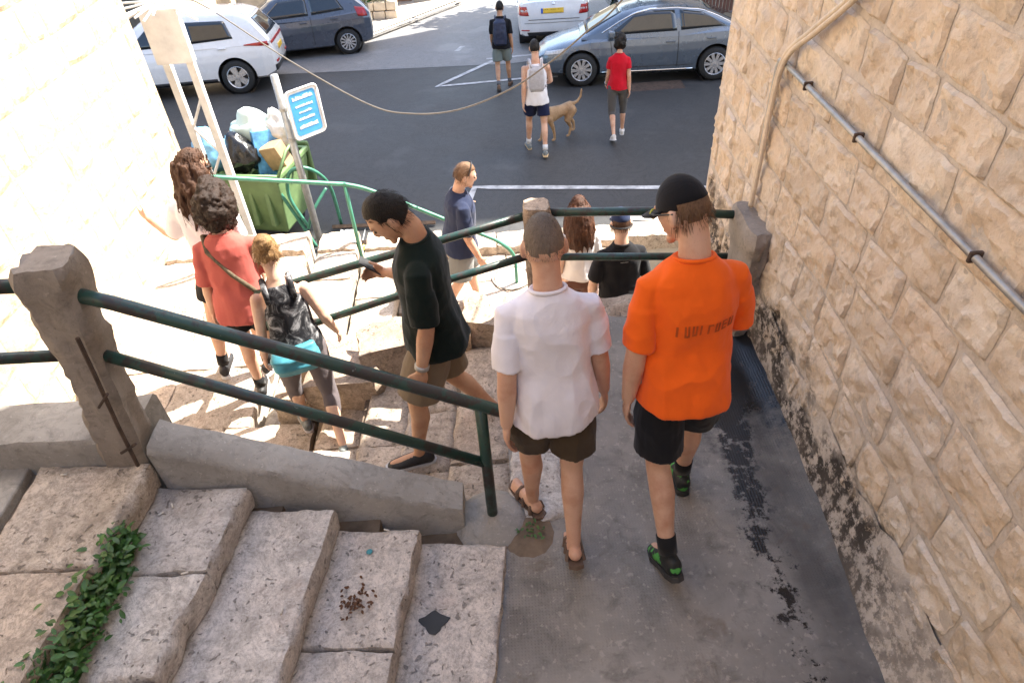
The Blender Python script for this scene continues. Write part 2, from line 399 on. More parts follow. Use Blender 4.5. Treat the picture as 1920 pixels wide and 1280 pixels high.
# each tread: list of slabs as corners; edges measured on the treads
tread = {
 0: [[(-2.07, 1.43), (-1.63, 1.43), (-1.575, 1.90), (-2.04, 1.93)], [(-2.6, .45), (-1.73, .45), (-1.645, 1.415), (-2.6, 1.415)]],
 1: [[(-1.66, 1.49), (-1.265, 1.48), (-1.205, 1.875), (-1.60, 1.90)], [(-1.60, 1.075), (-1.335, 1.07), (-1.27, 1.465), (-1.63, 1.47)], [(-1.70, .4), (-1.40, .4), (-1.338, 1.055), (-1.61, 1.06)]],
 2: [[(-1.34, .95), (-.965, .93), (-.85, 1.83), (-1.235, 1.86)], [(-1.42, .3), (-1.05, .3), (-.968, .915), (-1.345, .93)]],
 3: [[(-.955, 1.29), (-.56, 1.265), (-.49, 1.80), (-.875, 1.83)], [(-1.02, .4), (-.63, .4), (-.563, 1.25), (-.958, 1.27)]],
 4: [[(-.58, 1.10), (-.185, 1.08), (-.10, 1.79), (-.50, 1.83)], [(-.66, .3), (-.25, .3), (-.188, 1.065), (-.583, 1.085)]]}
for k, L in tread.items():
    for q, c in enumerate(L):
        if k: c = [(c[0][0]-.05, c[0][1]), c[1], c[2], (c[3][0]-.04, c[3][1])]
        slab('stone_slab', c, zs(k), .145 if k < 4 else .10, M['slab_warm'] if k == 0 else M['slab'], steps, 26, 34, .005, 11*k+q, .007)
mb = MB()
for k in range(5):   # bedding under the treads
    xr = (-1.80, -1.46, -1.10, -.68, -.30)[k]; mb.box(-3.3, xr, .25, 1.93, .0 - .01*k, zs(k)-.05)
o = mb.build('bedding', M['dirt'], steps)
o = mb = MB(); mb.box(-3.3, -2.10, .3, 1.945, 2.6, zs(0)-.004); mb.build('landing_slab', M['conc'], steps, bevel=.01)

# ramp: concrete floor with imprint, tar and damp stains
def ramp_mat():
    a = NT('ramp_concrete'); g, P = a.geo(); vec = g.outputs['Position']
    n1 = a.noise(1.6, 8, .65, vec=vec); n2 = a.noise(9, 8, .72, vec=vec, dist=.5); n3 = a.noise(90, 4, .7, vec=vec)
    c = a.ramp(n1, [(.3, (.135, .121, .106)), (.5, (.225, .206, .183)), (.72, (.32, .293, .26))])
    c = a.mix(a.ramp(n2, [(.5, 0), (.68, .6)]), c, (.085, .075, .066))
    ag = a.noise(34, 3, .6, vec=vec); c = a.mix(a.ramp(ag, [(.60, 0), (.66, .45)]), c, (.40, .36, .31))
    # tar: dense by the wall at the far end, thinning into a broken line nearer
    xw = a.math('SUBTRACT', a.math('ADD', P[0], a.math('MULTIPLY', a.noise(2.3, 3, vec=vec), .30)), a.math('ADD', 1.24, a.math('MULTIPLY', P[1], .03)))
    band = a.math('SUBTRACT', .16, a.math('ABSOLUTE', xw))
    dens = a.math('MULTIPLY', a.math('SUBTRACT', P[1], 1.2), .13)
    tn = a.noise(13, 8, .78, vec=vec)
    tm = a.ramp(a.math('ADD', a.math('ADD', tn, dens), a.math('MULTIPLY', band, 1.3)), [(.70, 0), (.76, 1)])
    tm = a.math('MULTIPLY', tm, a.ramp(band, [(.0, 0), (.08, 1)]))
    far = a.math('MULTIPLY', a.ramp(a.math('ADD', a.math('MULTIPLY', P[1], .25), a.math('MULTIPLY', tn, .3)), [(.72, 0), (.80, 1)]), a.ramp(P[0], [(.88, 0), (1.0, 1)]))
    tm = a.math('MAXIMUM', tm, far)
    damp = a.math('MULTIPLY', a.ramp(xw, [(.0, 0), (.12, 1)]), a.ramp(a.noise(3, 5, vec=vec), [(.3, .3), (.6, .8)])); c = a.mix(damp, c, (.055, .048, .043))
    c = a.mix(tm, c, (.010, .010, .011))
    br = a.ramp(a.noise(3.4, 5, .6, vec=vec), [(.62, 0), (.70, .55)]); c = a.mix(br, c, (.12, .085, .06))
    # pressed mesh imprint
    wx = a.n('ShaderNodeTexWave', wave_type='BANDS', bands_direction='X'); wx.inputs['Scale'].default_value = 22; wx.inputs['Distortion'].default_value = .4
    wy = a.n('ShaderNodeTexWave', wave_type='BANDS', bands_direction='Y'); wy.inputs['Scale'].default_value = 22; wy.inputs['Distortion'].default_value = .4
    a.l(vec, wx.inputs['Vector']); a.l(vec, wy.inputs['Vector'])
    grid = a.math('MULTIPLY', wx.outputs['Fac'], wy.outputs['Fac']); gm = a.ramp(a.noise(1.1, 4, vec=vec), [(.42, 0), (.58, 1)])
    h = a.math('ADD', a.math('MULTIPLY', a.math('MULTIPLY', grid, gm), .7), a.math('ADD', a.math('MULTIPLY', n2, .5), a.math('MULTIPLY', n3, .35)))
    r = a.mix(tm, a.ramp(n1, [(.3, .55), (.7, .8)]), (.22, .22, .22))
    return a.out(c, r, a.bump(h, .5, .008), spec=.45)
M['ramp'] = ramp_mat()
V = []; F = []; NX, NY = 44, 90
for j in range(NY+1):
    for i in range(NX+1):
        u, v = i/NX, j/NY; y = lerp(.2, 3.44 + .05*nz(u*4, 0, 0, 2), v)
        xl = -.06 if y > 1.80 else -.20 + .09*(y-1.0)
        x = lerp(xl, 1.47, u)
        V.append((x, y, ZR + .007*nz(x, y, 0, 2.2) + .003*nz(x, y, 5, 14) + max(0, u-.93)*.5))
F = [(j*(NX+1)+i, j*(NX+1)+i+1, (j+1)*(NX+1)+i+1, (j+1)*(NX+1)+i) for j in range(NY) for i in range(NX)]
rp = mesh('ramp', V, F, M['ramp'], None, True); tag(rp, 'grey concrete ramp beside the stone wall with tar stains', kind='structure')
bl = MB(); bl.box(-.06, 1.47, .2, 3.42, .05, ZR-.03); bl.build('ramp_body', M['rock'], rp)
# flight 1: five steps going down to the left behind the kerb, three slabs per tread
low = thing('lower_steps', 'worn limestone steps turning down behind the concrete kerb', kind='structure')
E1 = [-.045, -.40, -.73, -1.07, -1.42]
rs = random.Random(4)
for k in range(5):
    zt = ZR-.15*k; xr = (.30 if k == 0 else E1[k-1]-.006); xl = E1[k]
    if k == 0: xr = .32
    cuts = [2.05, 2.05+.42+rs.uniform(-.1, .1), 2.95+rs.uniform(-.1, .1), 3.42]
    if k == 0: cuts = [1.98, 2.42, 2.9, 3.40]; xr = -.02
    if k == 0: continue
    for q in range(3):
        y0, y1 = cuts[q]+.006, cuts[q+1]-.006; sl = .04*(q-1)
        slab('stone_slab', [(xl-.03+.04*q, y0), (xr-.015+.02*q, y0), (xr+.01+.02*q, y1), (xl+.0+.04*q, y1)], zt+rs.uniform(-.006, .006), .16, M['slab_warm'], low, 12, 12, .006, 100+k*7+q, .014)
    mb = MB(); mb.box(xl+.03, xr+.02, 2.03, 3.46, .05, zt-.05); mb.build('bedding', M['dirt'], low)
slab('stone_slab', [(-.075, 1.90), (.20, 1.94), (.22, 2.45), (-.045, 2.44)], ZR+.014, .15, M['slab'], low, 14, 16, .005, 200, .012)
slab('stone_slab', [(-.05, 2.455), (.12, 2.46), (.10, 3.0), (-.03, 3.0)], ZR+.010, .15, M['slab_warm'], low, 12, 14, .006, 201, .012)
slab('stone_slab', [(-.04, 3.01), (.16, 3.01), (.18, 3.42), (-.08, 3.40)], ZR+.008, .15, M['slab_warm'], low, 12, 12, .007, 202, .012)
# upper landing and the wide steps towards the street
ZL = 1.67
land = thing('landing', 'sunlit stone landing where the stairs turn', kind='structure')
rs = random.Random(9)
ylim = [1.2, 2.0, 2.75, 3.4, 4.05, 4.8, 5.62]
for j in range(len(ylim)-1):
    x = -3.36
    xe = -1.46 if ylim[j] < 3.4 else -1.95
    while x < xe-.05:
        wd = rs.uniform(.45, .75); x1 = min(x+wd, xe)
        if xe-x1 < .25: x1 = xe
        slab('stone_slab', [(x+.006, ylim[j]+.006), (x1-.006, ylim[j]+.006), (x1-.006, ylim[j+1]-.006), (x+.006, ylim[j+1]-.006)], ZL+rs.uniform(-.005, .005), .12, M['slab_warm'], land, 8, 8, .006, rs.randint(0, 9999), .010)
        x = x1
mb = MB(); mb.box(-3.4, -1.48, 1.0, 3.4, -.2, ZL-.05); mb.box(-3.4, -1.97, 3.4, 5.62, -.2, ZL-.055); mb.build('bedding', M['conc_pale'], land)
E2 = [-1.95, -1.55, -1.15, -.75]; FE = [5.62, 6.0, 6.35, 6.65]
for k in range(1, 4):
    zt = ZL-.24*k; xl, xr = E2[k-1], E2[k]
    yy = [3.55, 4.25+.1*k, 4.95-.05*k, 5.5, FE[k]]
    for q in range(4):
        slab('stone_slab', [(xl+.005, yy[q]+.006), (xr+.01, yy[q]+.006), (xr+.01, yy[q+1]-.006), (xl+.005, yy[q+1]-.006)], zt+rs.uniform(-.012, .012), .2, M['slab_warm'], land, 9, 10, .007, 300+k*9+q, .014, (0, rs.uniform(-.012, .012)))
    mb = MB(); mb.box(xl, xr-.03, 3.5, FE[k], -.2, zt-.06); mb.build('bedding', M['conc_pale'], land)
yy = [3.5, 4.3, 5.0, 5.75, 6.3, 6.82]; xx = [-.75, 0.0, .7, 1.35]
for q in range(5):
    for p in range(3):
        slab('stone_slab', [(xx[p]+.006, yy[q]+.006), (xx[p+1]-.006, yy[q]+.006), (xx[p+1]-.006, yy[q+1]-.006), (xx[p]+.006, yy[q+1]-.006)], .70+rs.uniform(-.01, .01), .15, M['slab_warm'], land, 8, 9, .007, 400+q*5+p, .012)
mb = MB(); mb.box(-.76, 1.47, 3.4, 6.83, -.2, .63); mb.build('bedding', M['conc_pale'], land)
# street edge: rough capping stones on the retaining wall
cap = thing('retaining_wall', 'low stone wall holding the stairs above the street', 'wall')
CX = [-3.35, -1.97, -1.93, -1.57, -1.53, -1.17, -1.13, -.77, -.73, 2.7]; CY = [5.62, 5.62, 6.0, 6.0, 6.35, 6.35, 6.65, 6.65, 6.80, 6.86]; CZ_ = [1.72, 1.70, 1.46, 1.46, 1.22, 1.22, 1.0, 1.0, .80, .80]
segs = [(-3.3, -2.62), (-2.62, -1.95), (-1.95, -1.55), (-1.55, -1.15), (-1.15, -.75), (-.75, -.1), (-.1, .7), (.7, 1.4), (1.4, 2.1), (2.1, 2.7)]
for q, (xa, xb) in enumerate(segs):
    xm = (xa+xb)/2; yc = interp(xm, CX, CY); zc = interp(xm, CX, CZ_)
    slab('capping_stone', [(xa+.008, yc+.01), (xb-.008, yc+.01), (xb-.008, yc+.34), (xa+.008, yc+.34)], zc+rs.uniform(-.015, .02), .22, M['slab_warm'], cap, 12, 8, .010, 500+q, .016)
    mb = MB(); mb.box(xa, xb, yc+.03, yc+.32, -.1, zc-.15); mb.build('wall_core', M['conc_pale'], cap)
# manhole cover frame in the lower paving
mh = thing('manhole_cover', 'round iron ring of a manhole set in the sunlit paving', 'manhole', (.05, 6.3, .715))
mb = MB(); mb.lathe([(.205, 0), (.205, .008), (.225, .008), (.225, 0)], 28); mb.build('ring', M['conc'], mh)
mb = MB(); mb.lathe([(0, .004), (.195, .004), (.198, 0)], 28); mb.build('lid', M['conc_pale'], mh)
# boulders between the two flights
def rock(name, c, sz, seed, parent, mat, sub=3):
    bm = bmesh.new(); bmesh.ops.create_cube(bm, size=1.0); bmesh.ops.subdivide_edges(bm, edges=bm.edges, cuts=5, use_grid_fill=True)
    rr = random.Random(seed); o1 = rr.uniform(0, 90)
    for v in bm.verts:
        p = v.co.copy(); d = p.normalized()*.62; p = p*.72 + d*.28
        p *= 1 + .22*nz(p.x+o1, p.y, p.z, 1.6) + .07*nz(p.x, p.y+o1, p.z, 6)
        v.co = Vector((p.x*sz[0], p.y*sz[1], p.z*sz[2]))
    me = bpy.data.meshes.new(name); bm.to_mesh(me); bm.free(); me.materials.append(mat)
    o = bpy.data.objects.new(name, me); link(o, parent); o.location = c; o.rotation_euler = (rr.uniform(-.15, .15), rr.uniform(-.15, .15), rr.uniform(-.3, .3)); autosmooth(o, 35); return o
par = thing('rough_parapet', 'row of rough boulders and blocks edging the lower steps', 'parapet', group=None)
for i, (c, sz) in enumerate([((-1.16, 3.52, 1.86), (.52, .34, .50)), ((-.82, 3.60, 2.02), (.46, .32, .50)), ((-1.34, 3.80, 1.78), (.5, .3, .42)), ((-.45, 3.55, 2.14), (.42, .3, .52)), ((-.12, 3.58, 2.20), (.46, .30, .5)),
        ((.25, 3.56, 2.16), (.5, .26, .52)), ((.68, 3.55, 2.16), (.5, .24, .5)), ((1.12, 3.55, 2.16), (.55, .24, .5)), ((-1.55, 3.60, 1.66), (.35, .3, .3)), ((-.62, 3.86, 1.75), (.5, .3, .5)), ((-.1, 3.84, 1.8), (.6, .3, .6))]):
    rock('boulder', c, sz, 40+i, par, M['rock'])
mb = MB(); mb.box(-1.5, 1.47, 3.44, 3.95, .0, 1.75); mb.build('core', M['rock'], par)
# ---------------------------------------------------------------- near concrete kerb and railing
kerb = thing('concrete_kerb', 'sloping concrete kerb wall under the near green railing', 'kerb wall')
def skew(name, pts, y0, y1, mat, parent, n=30):
    """wall with a sloping top: pts = [(x, ztop, zbot)]"""
    V = []; F = []; m = len(pts); xs_ = np.linspace(pts[0][0], pts[-1][0], n)
    prof = lambda x: (interp(x, [p[0] for p in pts], [p[1] for p in pts]), interp(x, [p[0] for p in pts], [p[2] for p in pts]))
    for x in xs_:
        zt, zb = prof(x)
        ring = [(y0-.01, zb), (y0, zt-.03), (y0+.02, zt-.004), ((y0+y1)/2, zt+.006), (y1-.02, zt-.004), (y1, zt-.03), (y1+.01, zb)]
        V += [(x+.006*nz(x, y, z, 9), y+.010*nz(x, z, 4, 7), z+.008*nz(x, y, 2, 8)*(1 if z > zb else 0)) for y, z in ring]
    for i in range(n-1):
        for k in range(6): F.append((i*7+k, (i+1)*7+k, (i+1)*7+k+1, i*7+k+1))
    F.append(tuple(range(7))[::-1]); F.append(tuple((n-1)*7+k for k in range(7)))
    o = mesh(name, V, F, mat, parent, True); fixn(o); autosmooth(o, 45); return o
skew('kerb_body', [(-1.56, 3.16, 1.5), (-.29, 2.565, 1.5)], 1.905, 2.10, M['conc'], kerb, 46)
skew('kerb_end', [(-3.3, 3.21, 1.5), (-1.60, 3.215, 1.5)], 1.93, 2.20, M['conc'], kerb, 40)
def rough_post(name, base, top, wx, wy, mat, parent, seed=1, n=22):
    V = []; F = []; K = 20
    for j in range(n+1):
        t = j/n; c = Vector(base).lerp(Vector(top), t)
        for k in range(K):
            a = 2*math.pi*k/K; ca, sa = math.cos(a), math.sin(a); m = max(abs(ca), abs(sa)); q = .90
            x, y = ca/m*wx/2, sa/m*wy/2
            if abs(ca) > .6 and abs(sa) > .6: x *= q; y *= q
            g = 1+.15*nz(ca*1.2+seed, sa*1.2, t*3.5, 2)+.08*nz(ca+seed, sa, t*9, 4); g *= (.90 if j == n else 1) * (1+.06*math.exp(-((t-.93)/.1)**2))
            g *= 1-.10*math.exp(-((t-.55)/.16)**2)
            V.append((c.x+x*g, c.y+y*g, c.z+.015*nz(ca*2, sa*2, seed)*(1 if j == n else 0)))
    for j in range(n):
        for k in range(K): F.append((j*K+k, j*K+(k+1) % K, (j+1)*K+(k+1) % K, (j+1)*K+k))
    F.append(tuple(range(K))[::-1]); F.append(tuple(n*K+k for k in range(K)))
    o = mesh(name, V, F, mat, parent, True); fixn(o); autosmooth(o, 38); return o
rail1 = thing('near_railing', 'dark green two-pipe railing with chipped paint on the concrete kerb', 'railing')
post = thing('concrete_post', 'cracked leaning concrete post holding the dark green pipes', 'post')
rough_post('shaft', (-1.70, 1.985, 2.9), (-1.565, 2.0, 4.06), .18, .165, M['conc_post'], post, 1, 40)
mb = MB(); mb.tube([(-1.600, 1.876, 3.10), (-1.575, 1.874, 3.35), (-1.545, 1.876, 3.6), (-1.525, 1.880, 3.80)], .008, 6); mb.tube([(-1.63, 1.872, 3.19), (-1.55, 1.872, 3.24)], .006, 6); mb.tube([(-1.60, 1.872, 3.46), (-1.535, 1.872, 3.53)], .006, 6)
mb.build('exposed_rebar', M['rust'], post)
mb = MB(); mb.tube([(-1.55, 1.97, 3.94), (-1.40, 1.96, 3.885), (-.75, 1.95, 3.56), (-.15, 1.95, 3.245), (-.03, 1.95, 3.18), (.03, 1.95, 3.10), (.035, 1.95, 3.04)], .027, 14); mb.build('top_pipe', M['rail'], rail1, True)
mb = MB(); mb.tube([(-1.55, 1.97, 3.645), (-.9, 1.955, 3.29), (-.15, 1.95, 2.865)], .024, 14); mb.build('lower_pipe', M['rail'], rail1, True)
mb = MB(); mb.tube([(-.152, 1.95, 2.42), (-.150, 1.95, 3.235)], .026, 14); mb.build('pipe_post', M['rail'], rail1, True)
mb = MB(); mb.lathe([(0, .05), (.045, .045), (.09, .022), (.14, .008), (.19, -.03)], 18, c=(-.152, 1.95, 2.44)); mb.build('mortar_foot', M['conc'], rail1, True)
rl2 = thing('left_railing', 'level dark green pipes running from the cracked post along the kerb', 'railing')
mb = MB(); mb.tube([(-1.66, 2.0, 3.955), (-3.3, 2.02, 3.975)], .027, 12); mb.build('top_pipe', M['rail'], rl2, True)
mb = MB(); mb.tube([(-1.70, 2.0, 3.625), (-3.3, 2.02, 3.645)], .024, 12); mb.build('lower_pipe', M['rail'], rl2, True)
# ---------------------------------------------------------------- middle railing at the end of the ramp
mp = thing('stone_post', 'weathered stone post where the middle railing bends', 'post')
rough_post('shaft', (.20, 3.60, 1.9), (.20, 3.58, 3.22), .155, .15, M['rock'], mp, 5, 30)
r3 = thing('middle_railing', 'sloping dark green pipes leading down from the stone post', 'railing')
mb = MB(); mb.tube([(.16, 3.55, 3.17), (-.5, 3.55, 3.005), (-1.3, 3.56, 2.80), (-1.62, 3.57, 2.71)], .026, 14); mb.build('top_pipe', M['rail'], r3, True)
mb = MB(); mb.tube([(.14, 3.55, 2.875), (-.5, 3.55, 2.70), (-1.3, 3.56, 2.45), (-1.62, 3.57, 2.35)], .025, 14); mb.build('lower_pipe', M['rail'], r3, True)
mb = MB(); mb.tube([(-1.60, 3.57, 1.6), (-1.60, 3.57, 2.73)], .026, 12); mb.build('pipe_post', M['rail'], r3, True)
r4 = thing('ramp_end_railing', 'level dark green pipes closing the ramp between stone post and wall', 'railing')
mb = MB(); mb.tube([(.22, 3.57, 3.165), (.9, 3.56, 3.13), (1.48, 3.48, 3.10)], .026, 14); mb.build('top_pipe', M['rail'], r4, True)
mb = MB(); mb.tube([(.24, 3.57, 2.845), (.9, 3.56, 2.80), (1.46, 3.52, 2.78)], .024, 14); mb.build('lower_pipe', M['rail'], r4, True)
pier = thing('concrete_pier', 'stubby plastered concrete pier against the stone wall', 'pier')
rough_post('shaft', (1.44, 3.36, 2.3), (1.45, 3.36, 3.16), .15, .40, M['conc_post'], pier, 9, 24)
# thin street rail
r5 = thing('street_railing', 'thin bright green handrail above the street wall', 'railing')
mb = MB(); mb.tube(bez([(-2.62, 5.61, 2.54), (-2.45, 5.63, 2.51), (-1.62, 6.06, 2.155), (-1.51, 6.1, 2.115), (-1.22, 6.16, 1.96), (-.27, 6.2, 1.395), (-.08, 6.2, 1.28), (.05, 6.2, 1.15), (.10, 6.2, 1.02)], 60), .021, 10); mb.build('top_pipe', M['rail_light'], r5, True)
mb = MB(); mb.tube([(-1.53, 6.1, 2.12), (-1.535, 6.12, 1.12)], .019, 10); mb.build('pipe_post', M['rail_light'], r5, True)
mb = MB(); mb.tube([(-2.6, 5.61, 2.53), (-2.6, 5.61, 1.6)], .019, 10); mb.build('pipe_post', M['rail_light'], r5, True)
mb = MB(); mb.tube([(.10, 6.2, 1.04), (.10, 6.2, .65)], .019, 10); mb.build('pipe_post', M['rail_light'], r5, True)

# ---------------------------------------------------------------- stone walls
def stone(name, pts, depth, mat, parent, seed, nu=9, nv=8, rough=.02, axis='x-'):
    """rock-faced stone: pts = four (s, z) corners on the wall face; depth out of the wall"""
    o1 = seed*7.31; V = []; F = []
    for j in range(nv+1):
        for i in range(nu+1):
            u, v = i/nu, j/nv
            s = lerp(lerp(pts[0][0], pts[1][0], u), lerp(pts[3][0], pts[2][0], u), v); z = lerp(lerp(pts[0][1], pts[1][1], u), lerp(pts[3][1], pts[2][1], u), v)
            ex = min(u, 1-u)*2; ez = min(v, 1-v)*2
            # round the corners of the outline
            s += (.5-u)*.012*(1-ez)**3*(1-ex); z += (.5-v)*.012*(1-ex)**3*(1-ez)
            s += .007*nz(s+o1, z, 1, 12); z += .007*nz(s, z+o1, 2, 12)
            e = min(ex, ez); b = min(1, e*14); b = b*(2-b)
            d = depth*b*(.8+1.1*nz(s+o1, z*1.3, 0, 6)) + rough*b*nz(s, z, o1, 11) + rough*.8*b*(.3-abs(nz(s, z, o1+4, 20)))
            V.append((s, d, z))
    W = nu+1
    F = [(j*W+i, j*W+i+1, (j+1)*W+i+1, (j+1)*W+i) for j in range(nv) for i in range(nu)]
    return V, F
def build_wall(parent, s0, s1, z0, z1, place, mat, course, width, gap, depth, rough, seed, irregular, nu=9, nv=8, limit=300):
    r = random.Random(seed); z = z0; cnt = 0
    while z < z1:
        h = course*r.uniform(.86, 1.16); s = s0 - r.uniform(0, width)
        irr = irregular(z)
        while s < s1:
            wd = width*r.uniform(.55, 1.35)*(1-.25*irr)
            a, b = max(s, s0), min(s+wd, s1); s += wd
            if b-a < .08 or cnt >= limit: continue
            j = lambda m: r.uniform(-m, m)*(.25+irr)
            wav = lambda q: .02*math.sin(q*2.1+z*3)
            g2 = gap*(1+1.0*irr)/2
            P = [(a+g2+j(.03), z+g2+wav(a)+j(.03)), (b-g2+j(.03), z+g2+wav(b)+j(.03)), (b-g2+j(.03), z+h-g2+wav(b)+j(.03)), (a+g2+j(.03), z+h-g2+wav(a)+j(.03))]
            V, F = stone('stone', P, depth, mat, parent, r.randint(0, 9999), nu, nv, rough)
            V2 = [place(*p) for p in V]
            cx = [sum(c[k] for c in V2)/len(V2) for k in range(3)]
            o = mesh('stone', [(p[0]-cx[0], p[1]-cx[1], p[2]-cx[2]) for p in V2], F, mat, parent, True, cx); fixn_dir(o, place); cnt += 1; autosmooth(o, 22)
        z += h
def fixn_dir(o, place):
    n = Vector(place(0, 1, 0)) - Vector(place(0, 0, 0)); me = o.data
    if me.polygons[len(me.polygons)//2].normal.dot(n) < 0: me.flip_normals()
XW = 1.49
bld = thing('stone_building', 'tall limestone building flank with rough coursed stones and sooty foot', 'building')
mb = MB(); mb.box(XW, 9.0, -9, 4.42, -.2, 11.5); mb.build('wall_core', M['rmortar'], bld)
build_wall(bld, .62, 4.40, 2.30, 4.95, lambda s, d, z: (XW-.002-d, s, z), M['rwall'], .235, .36, .017, .011, .016, 5, lambda z: max(0, min(.5, (3.0-z)/.7)), 20, 14, 200)
build_wall(bld, 1.50, 4.2, .9, 4.6, lambda s, d, z: (s, 4.422+d, z), M['rwall'], .28, .42, .02, .02, .012, 8, lambda z: .2, 5, 4, 90)
V = []; F = []; ny_ = 60
for j in range(ny_+1):      # cement skirt smeared along the foot of the wall
    y = lerp(.3, 3.3, j/ny_); xf = interp(y, [.3, 1.07, 1.9, 2.8, 3.3], [1.33, 1.36, 1.425, 1.462, 1.47]); zt_ = ZR+.34+.10*nz(y, 0, 0, 2.5)
    for k in range(7):
        t = k/6; V.append((lerp(xf, 1.482, t**.7)+.012*nz(y, t*2, 3, 5), y+.01*nz(y, t, 7, 6), lerp(ZR-.02, zt_, t)))
F = [(j*7+k, (j+1)*7+k, (j+1)*7+k+1, j*7+k+1) for j in range(ny_) for k in range(6)]
sk_ = mesh('cement_skirt', V, F, M['rmortar'], bld, True); fixn(sk_)
lw = thing('stone_house_wall', 'sunlit pale limestone wall rising beside the landing', 'wall')
mb = MB(); mb.box(-9, -3.36, -9, 6.92, -.2, 8.5); mb.build('wall_core', M['lmortar'], lw)
build_wall(lw, 2.55, 6.90, 1.70, 4.6, lambda s, d, z: (-3.358+d, s, z), M['lwall'], .30, .46, .016, .014, .012, 21, lambda z: .15, 9, 7, 160)
# conduit and cables on the right wall
cd = thing('conduit_pipe', 'grey galvanised conduit running level along the stone wall', 'pipe')
mb = MB(); mb.tube([(1.452, .3, 4.02), (1.452, 3.42, 4.02), (1.453, 3.47, 4.01), (1.455, 3.49, 3.97), (1.458, 3.50, 3.5)], .0135, 12); mb.build('pipe', M['galv'], cd, True)
for y in (2.55, 3.1, 1.7): mb = MB(); mb.box(1.433, 1.475, y-.007, y+.007, 4.0, 4.04); mb.build('clip', M['rust'], cd, bevel=.004)
wc = thing('wall_cables', 'pair of pale cables climbing the stone wall over the conduit', 'cable')
for k, off in enumerate((0, .035)):
    mb = MB(); mb.tube(bez([(1.44, 2.55+off, 4.75), (1.435, 2.83+off, 4.47), (1.432, 3.10+off, 4.26), (1.430, 3.35+off*.7, 4.06), (1.440, 3.43+off*.5, 3.79), (1.445, 3.44+off*.5, 3.51), (1.447, 3.45+off*.4, 3.18)], 50), .013, 8); mb.build('cable', M['cable_white'], wc, True)
# hanging cable across the stairs
hc = MB(); hc.tube(bez([(-3.1, 7.6, 3.55), (-2.8, 7.6, 3.36), (-2.11, 7.4, 2.89), (-1.32, 7.0, 2.54), (-.87, 6.8, 2.49), (-.37, 6.6, 2.58), (.16, 6.3, 2.87), (.54, 6.1, 3.18), (.79, 5.9, 3.45), (1.02, 5.6, 3.76), (1.5, 4.46, 4.9)], 80), .0075, 8)
o = hc.build('hanging_cable', M['cable_grey'], None, True); tag(o, 'slack grey cable hanging across the stairs from the steel stand', 'cable')

# ---------------------------------------------------------------- weeds, litter
def leaf_mesh(L, W_):
    V = [(0, 0, 0)]; F = []
    for i, t in enumerate((.25, .5, .75)):
        ww = W_*(.8, 1, .7)[i]; V += [(-ww/2, L*t, .05*L*math.sin(t*3)), (0, L*t, -.02*L), (ww/2, L*t, .05*L*math.sin(t*3))]
    V.append((0, L, -.10*L)); F = [(0, 2, 1), (0, 3, 2), (1, 2, 5, 4), (2, 3, 6, 5), (4, 5, 8, 7), (5, 6, 9, 8), (7, 8, 10), (8, 9, 10)]
    return V, F
M['leaf'] = pm('weed_leaf', (.045, .12, .025), .45, 12, .45, spec=.5)
wd_ = thing('weed_patch', 'low green creeping weeds growing in the gap between stone steps', 'weeds')
r = random.Random(3)
def weeds(name, parent, n, fn, size):
    mb = MB()
    for i in range(n):
        x, y, z = fn(); L = size*r.uniform(.6, 1.4); V, F = leaf_mesh(L, L*.5)
        m = Matrix.Translation((x, y, z)) @ Matrix.Rotation(r.uniform(0, 6.28), 4, 'Z') @ Matrix.Rotation(r.uniform(-.5, .8), 4, 'X') @ Matrix.Rotation(r.uniform(-.4, .4), 4, 'Y')
        mb.add([m @ Vector(v) for v in V], F)
    o = mb.build(name, M['leaf'], parent, True); o['kind'] = 'stuff'; return o
def f1():
    t = r.random(); y = lerp(.55, 1.62, t); w_ = .13*math.sin(min(1, (1-t)*1.6+.25)*1.5); return (lerp(-1.70, -1.585, t)+r.gauss(.0, .5)*w_*.75, y, 2.93+abs(r.gauss(0, .06)) + .02)
weeds('foliage', wd_, 1700, f1, .036)
mb = MB(); mb.box(-1.80, -1.55, .45, 1.62, 2.6, 2.90); mb.build('soil', M['dirt'], wd_)
w2 = thing('small_weed', 'tiny weed sprouting at the foot of the green railing post', 'weeds')
def f2(): return (.03+r.gauss(0, .04), 1.86+r.gauss(0, .025), ZR+.02+abs(r.gauss(0, .01)))
weeds('foliage', w2, 26, f2, .022)
mb = MB(); mb.lathe([(0, .022), (.06, .018), (.12, .004), (.14, 0)], 14, c=(.0, 1.86, ZR-.0)); mb.build('soil', M['dirt'], w2, True)
butt = pm('cigarette_paper', (.62, .58, .52), .15, 40, .8)
for i, (x, y, k) in enumerate([(-1.93, 1.87, 0), (-2.04, 1.50, 0), (-1.78, 1.45, 0), (-1.52, 1.76, 1), (-1.50, 1.80, 1), (-1.35, 1.46, 1), (-.98, 1.35, 2), (-.62, 1.80, 3)]):
    mb = MB(); a = i*1.3; mb.tube([(x, y, zs(k)+.008), (x+.026*math.cos(a), y+.026*math.sin(a), zs(k)+.008)], .004, 7)
    o = mb.build('cigarette_butt', butt, None, True); tag(o, 'white cigarette butt lying on the stone steps', 'cigarette butt', 'cigarette butts on the steps')
mb = MB(); mb.lathe([(0, .006), (.011, .005), (.014, 0)], 14, c=(-.70, 1.70, zs(3)+.004)); o = mb.build('bottle_cap', pm('teal_plastic', (.05, .26, .30), .1, 20, .4), None, True); tag(o, 'small teal bottle cap on a stone step', 'bottle cap')
dl = MB(); rr_ = random.Random(8)
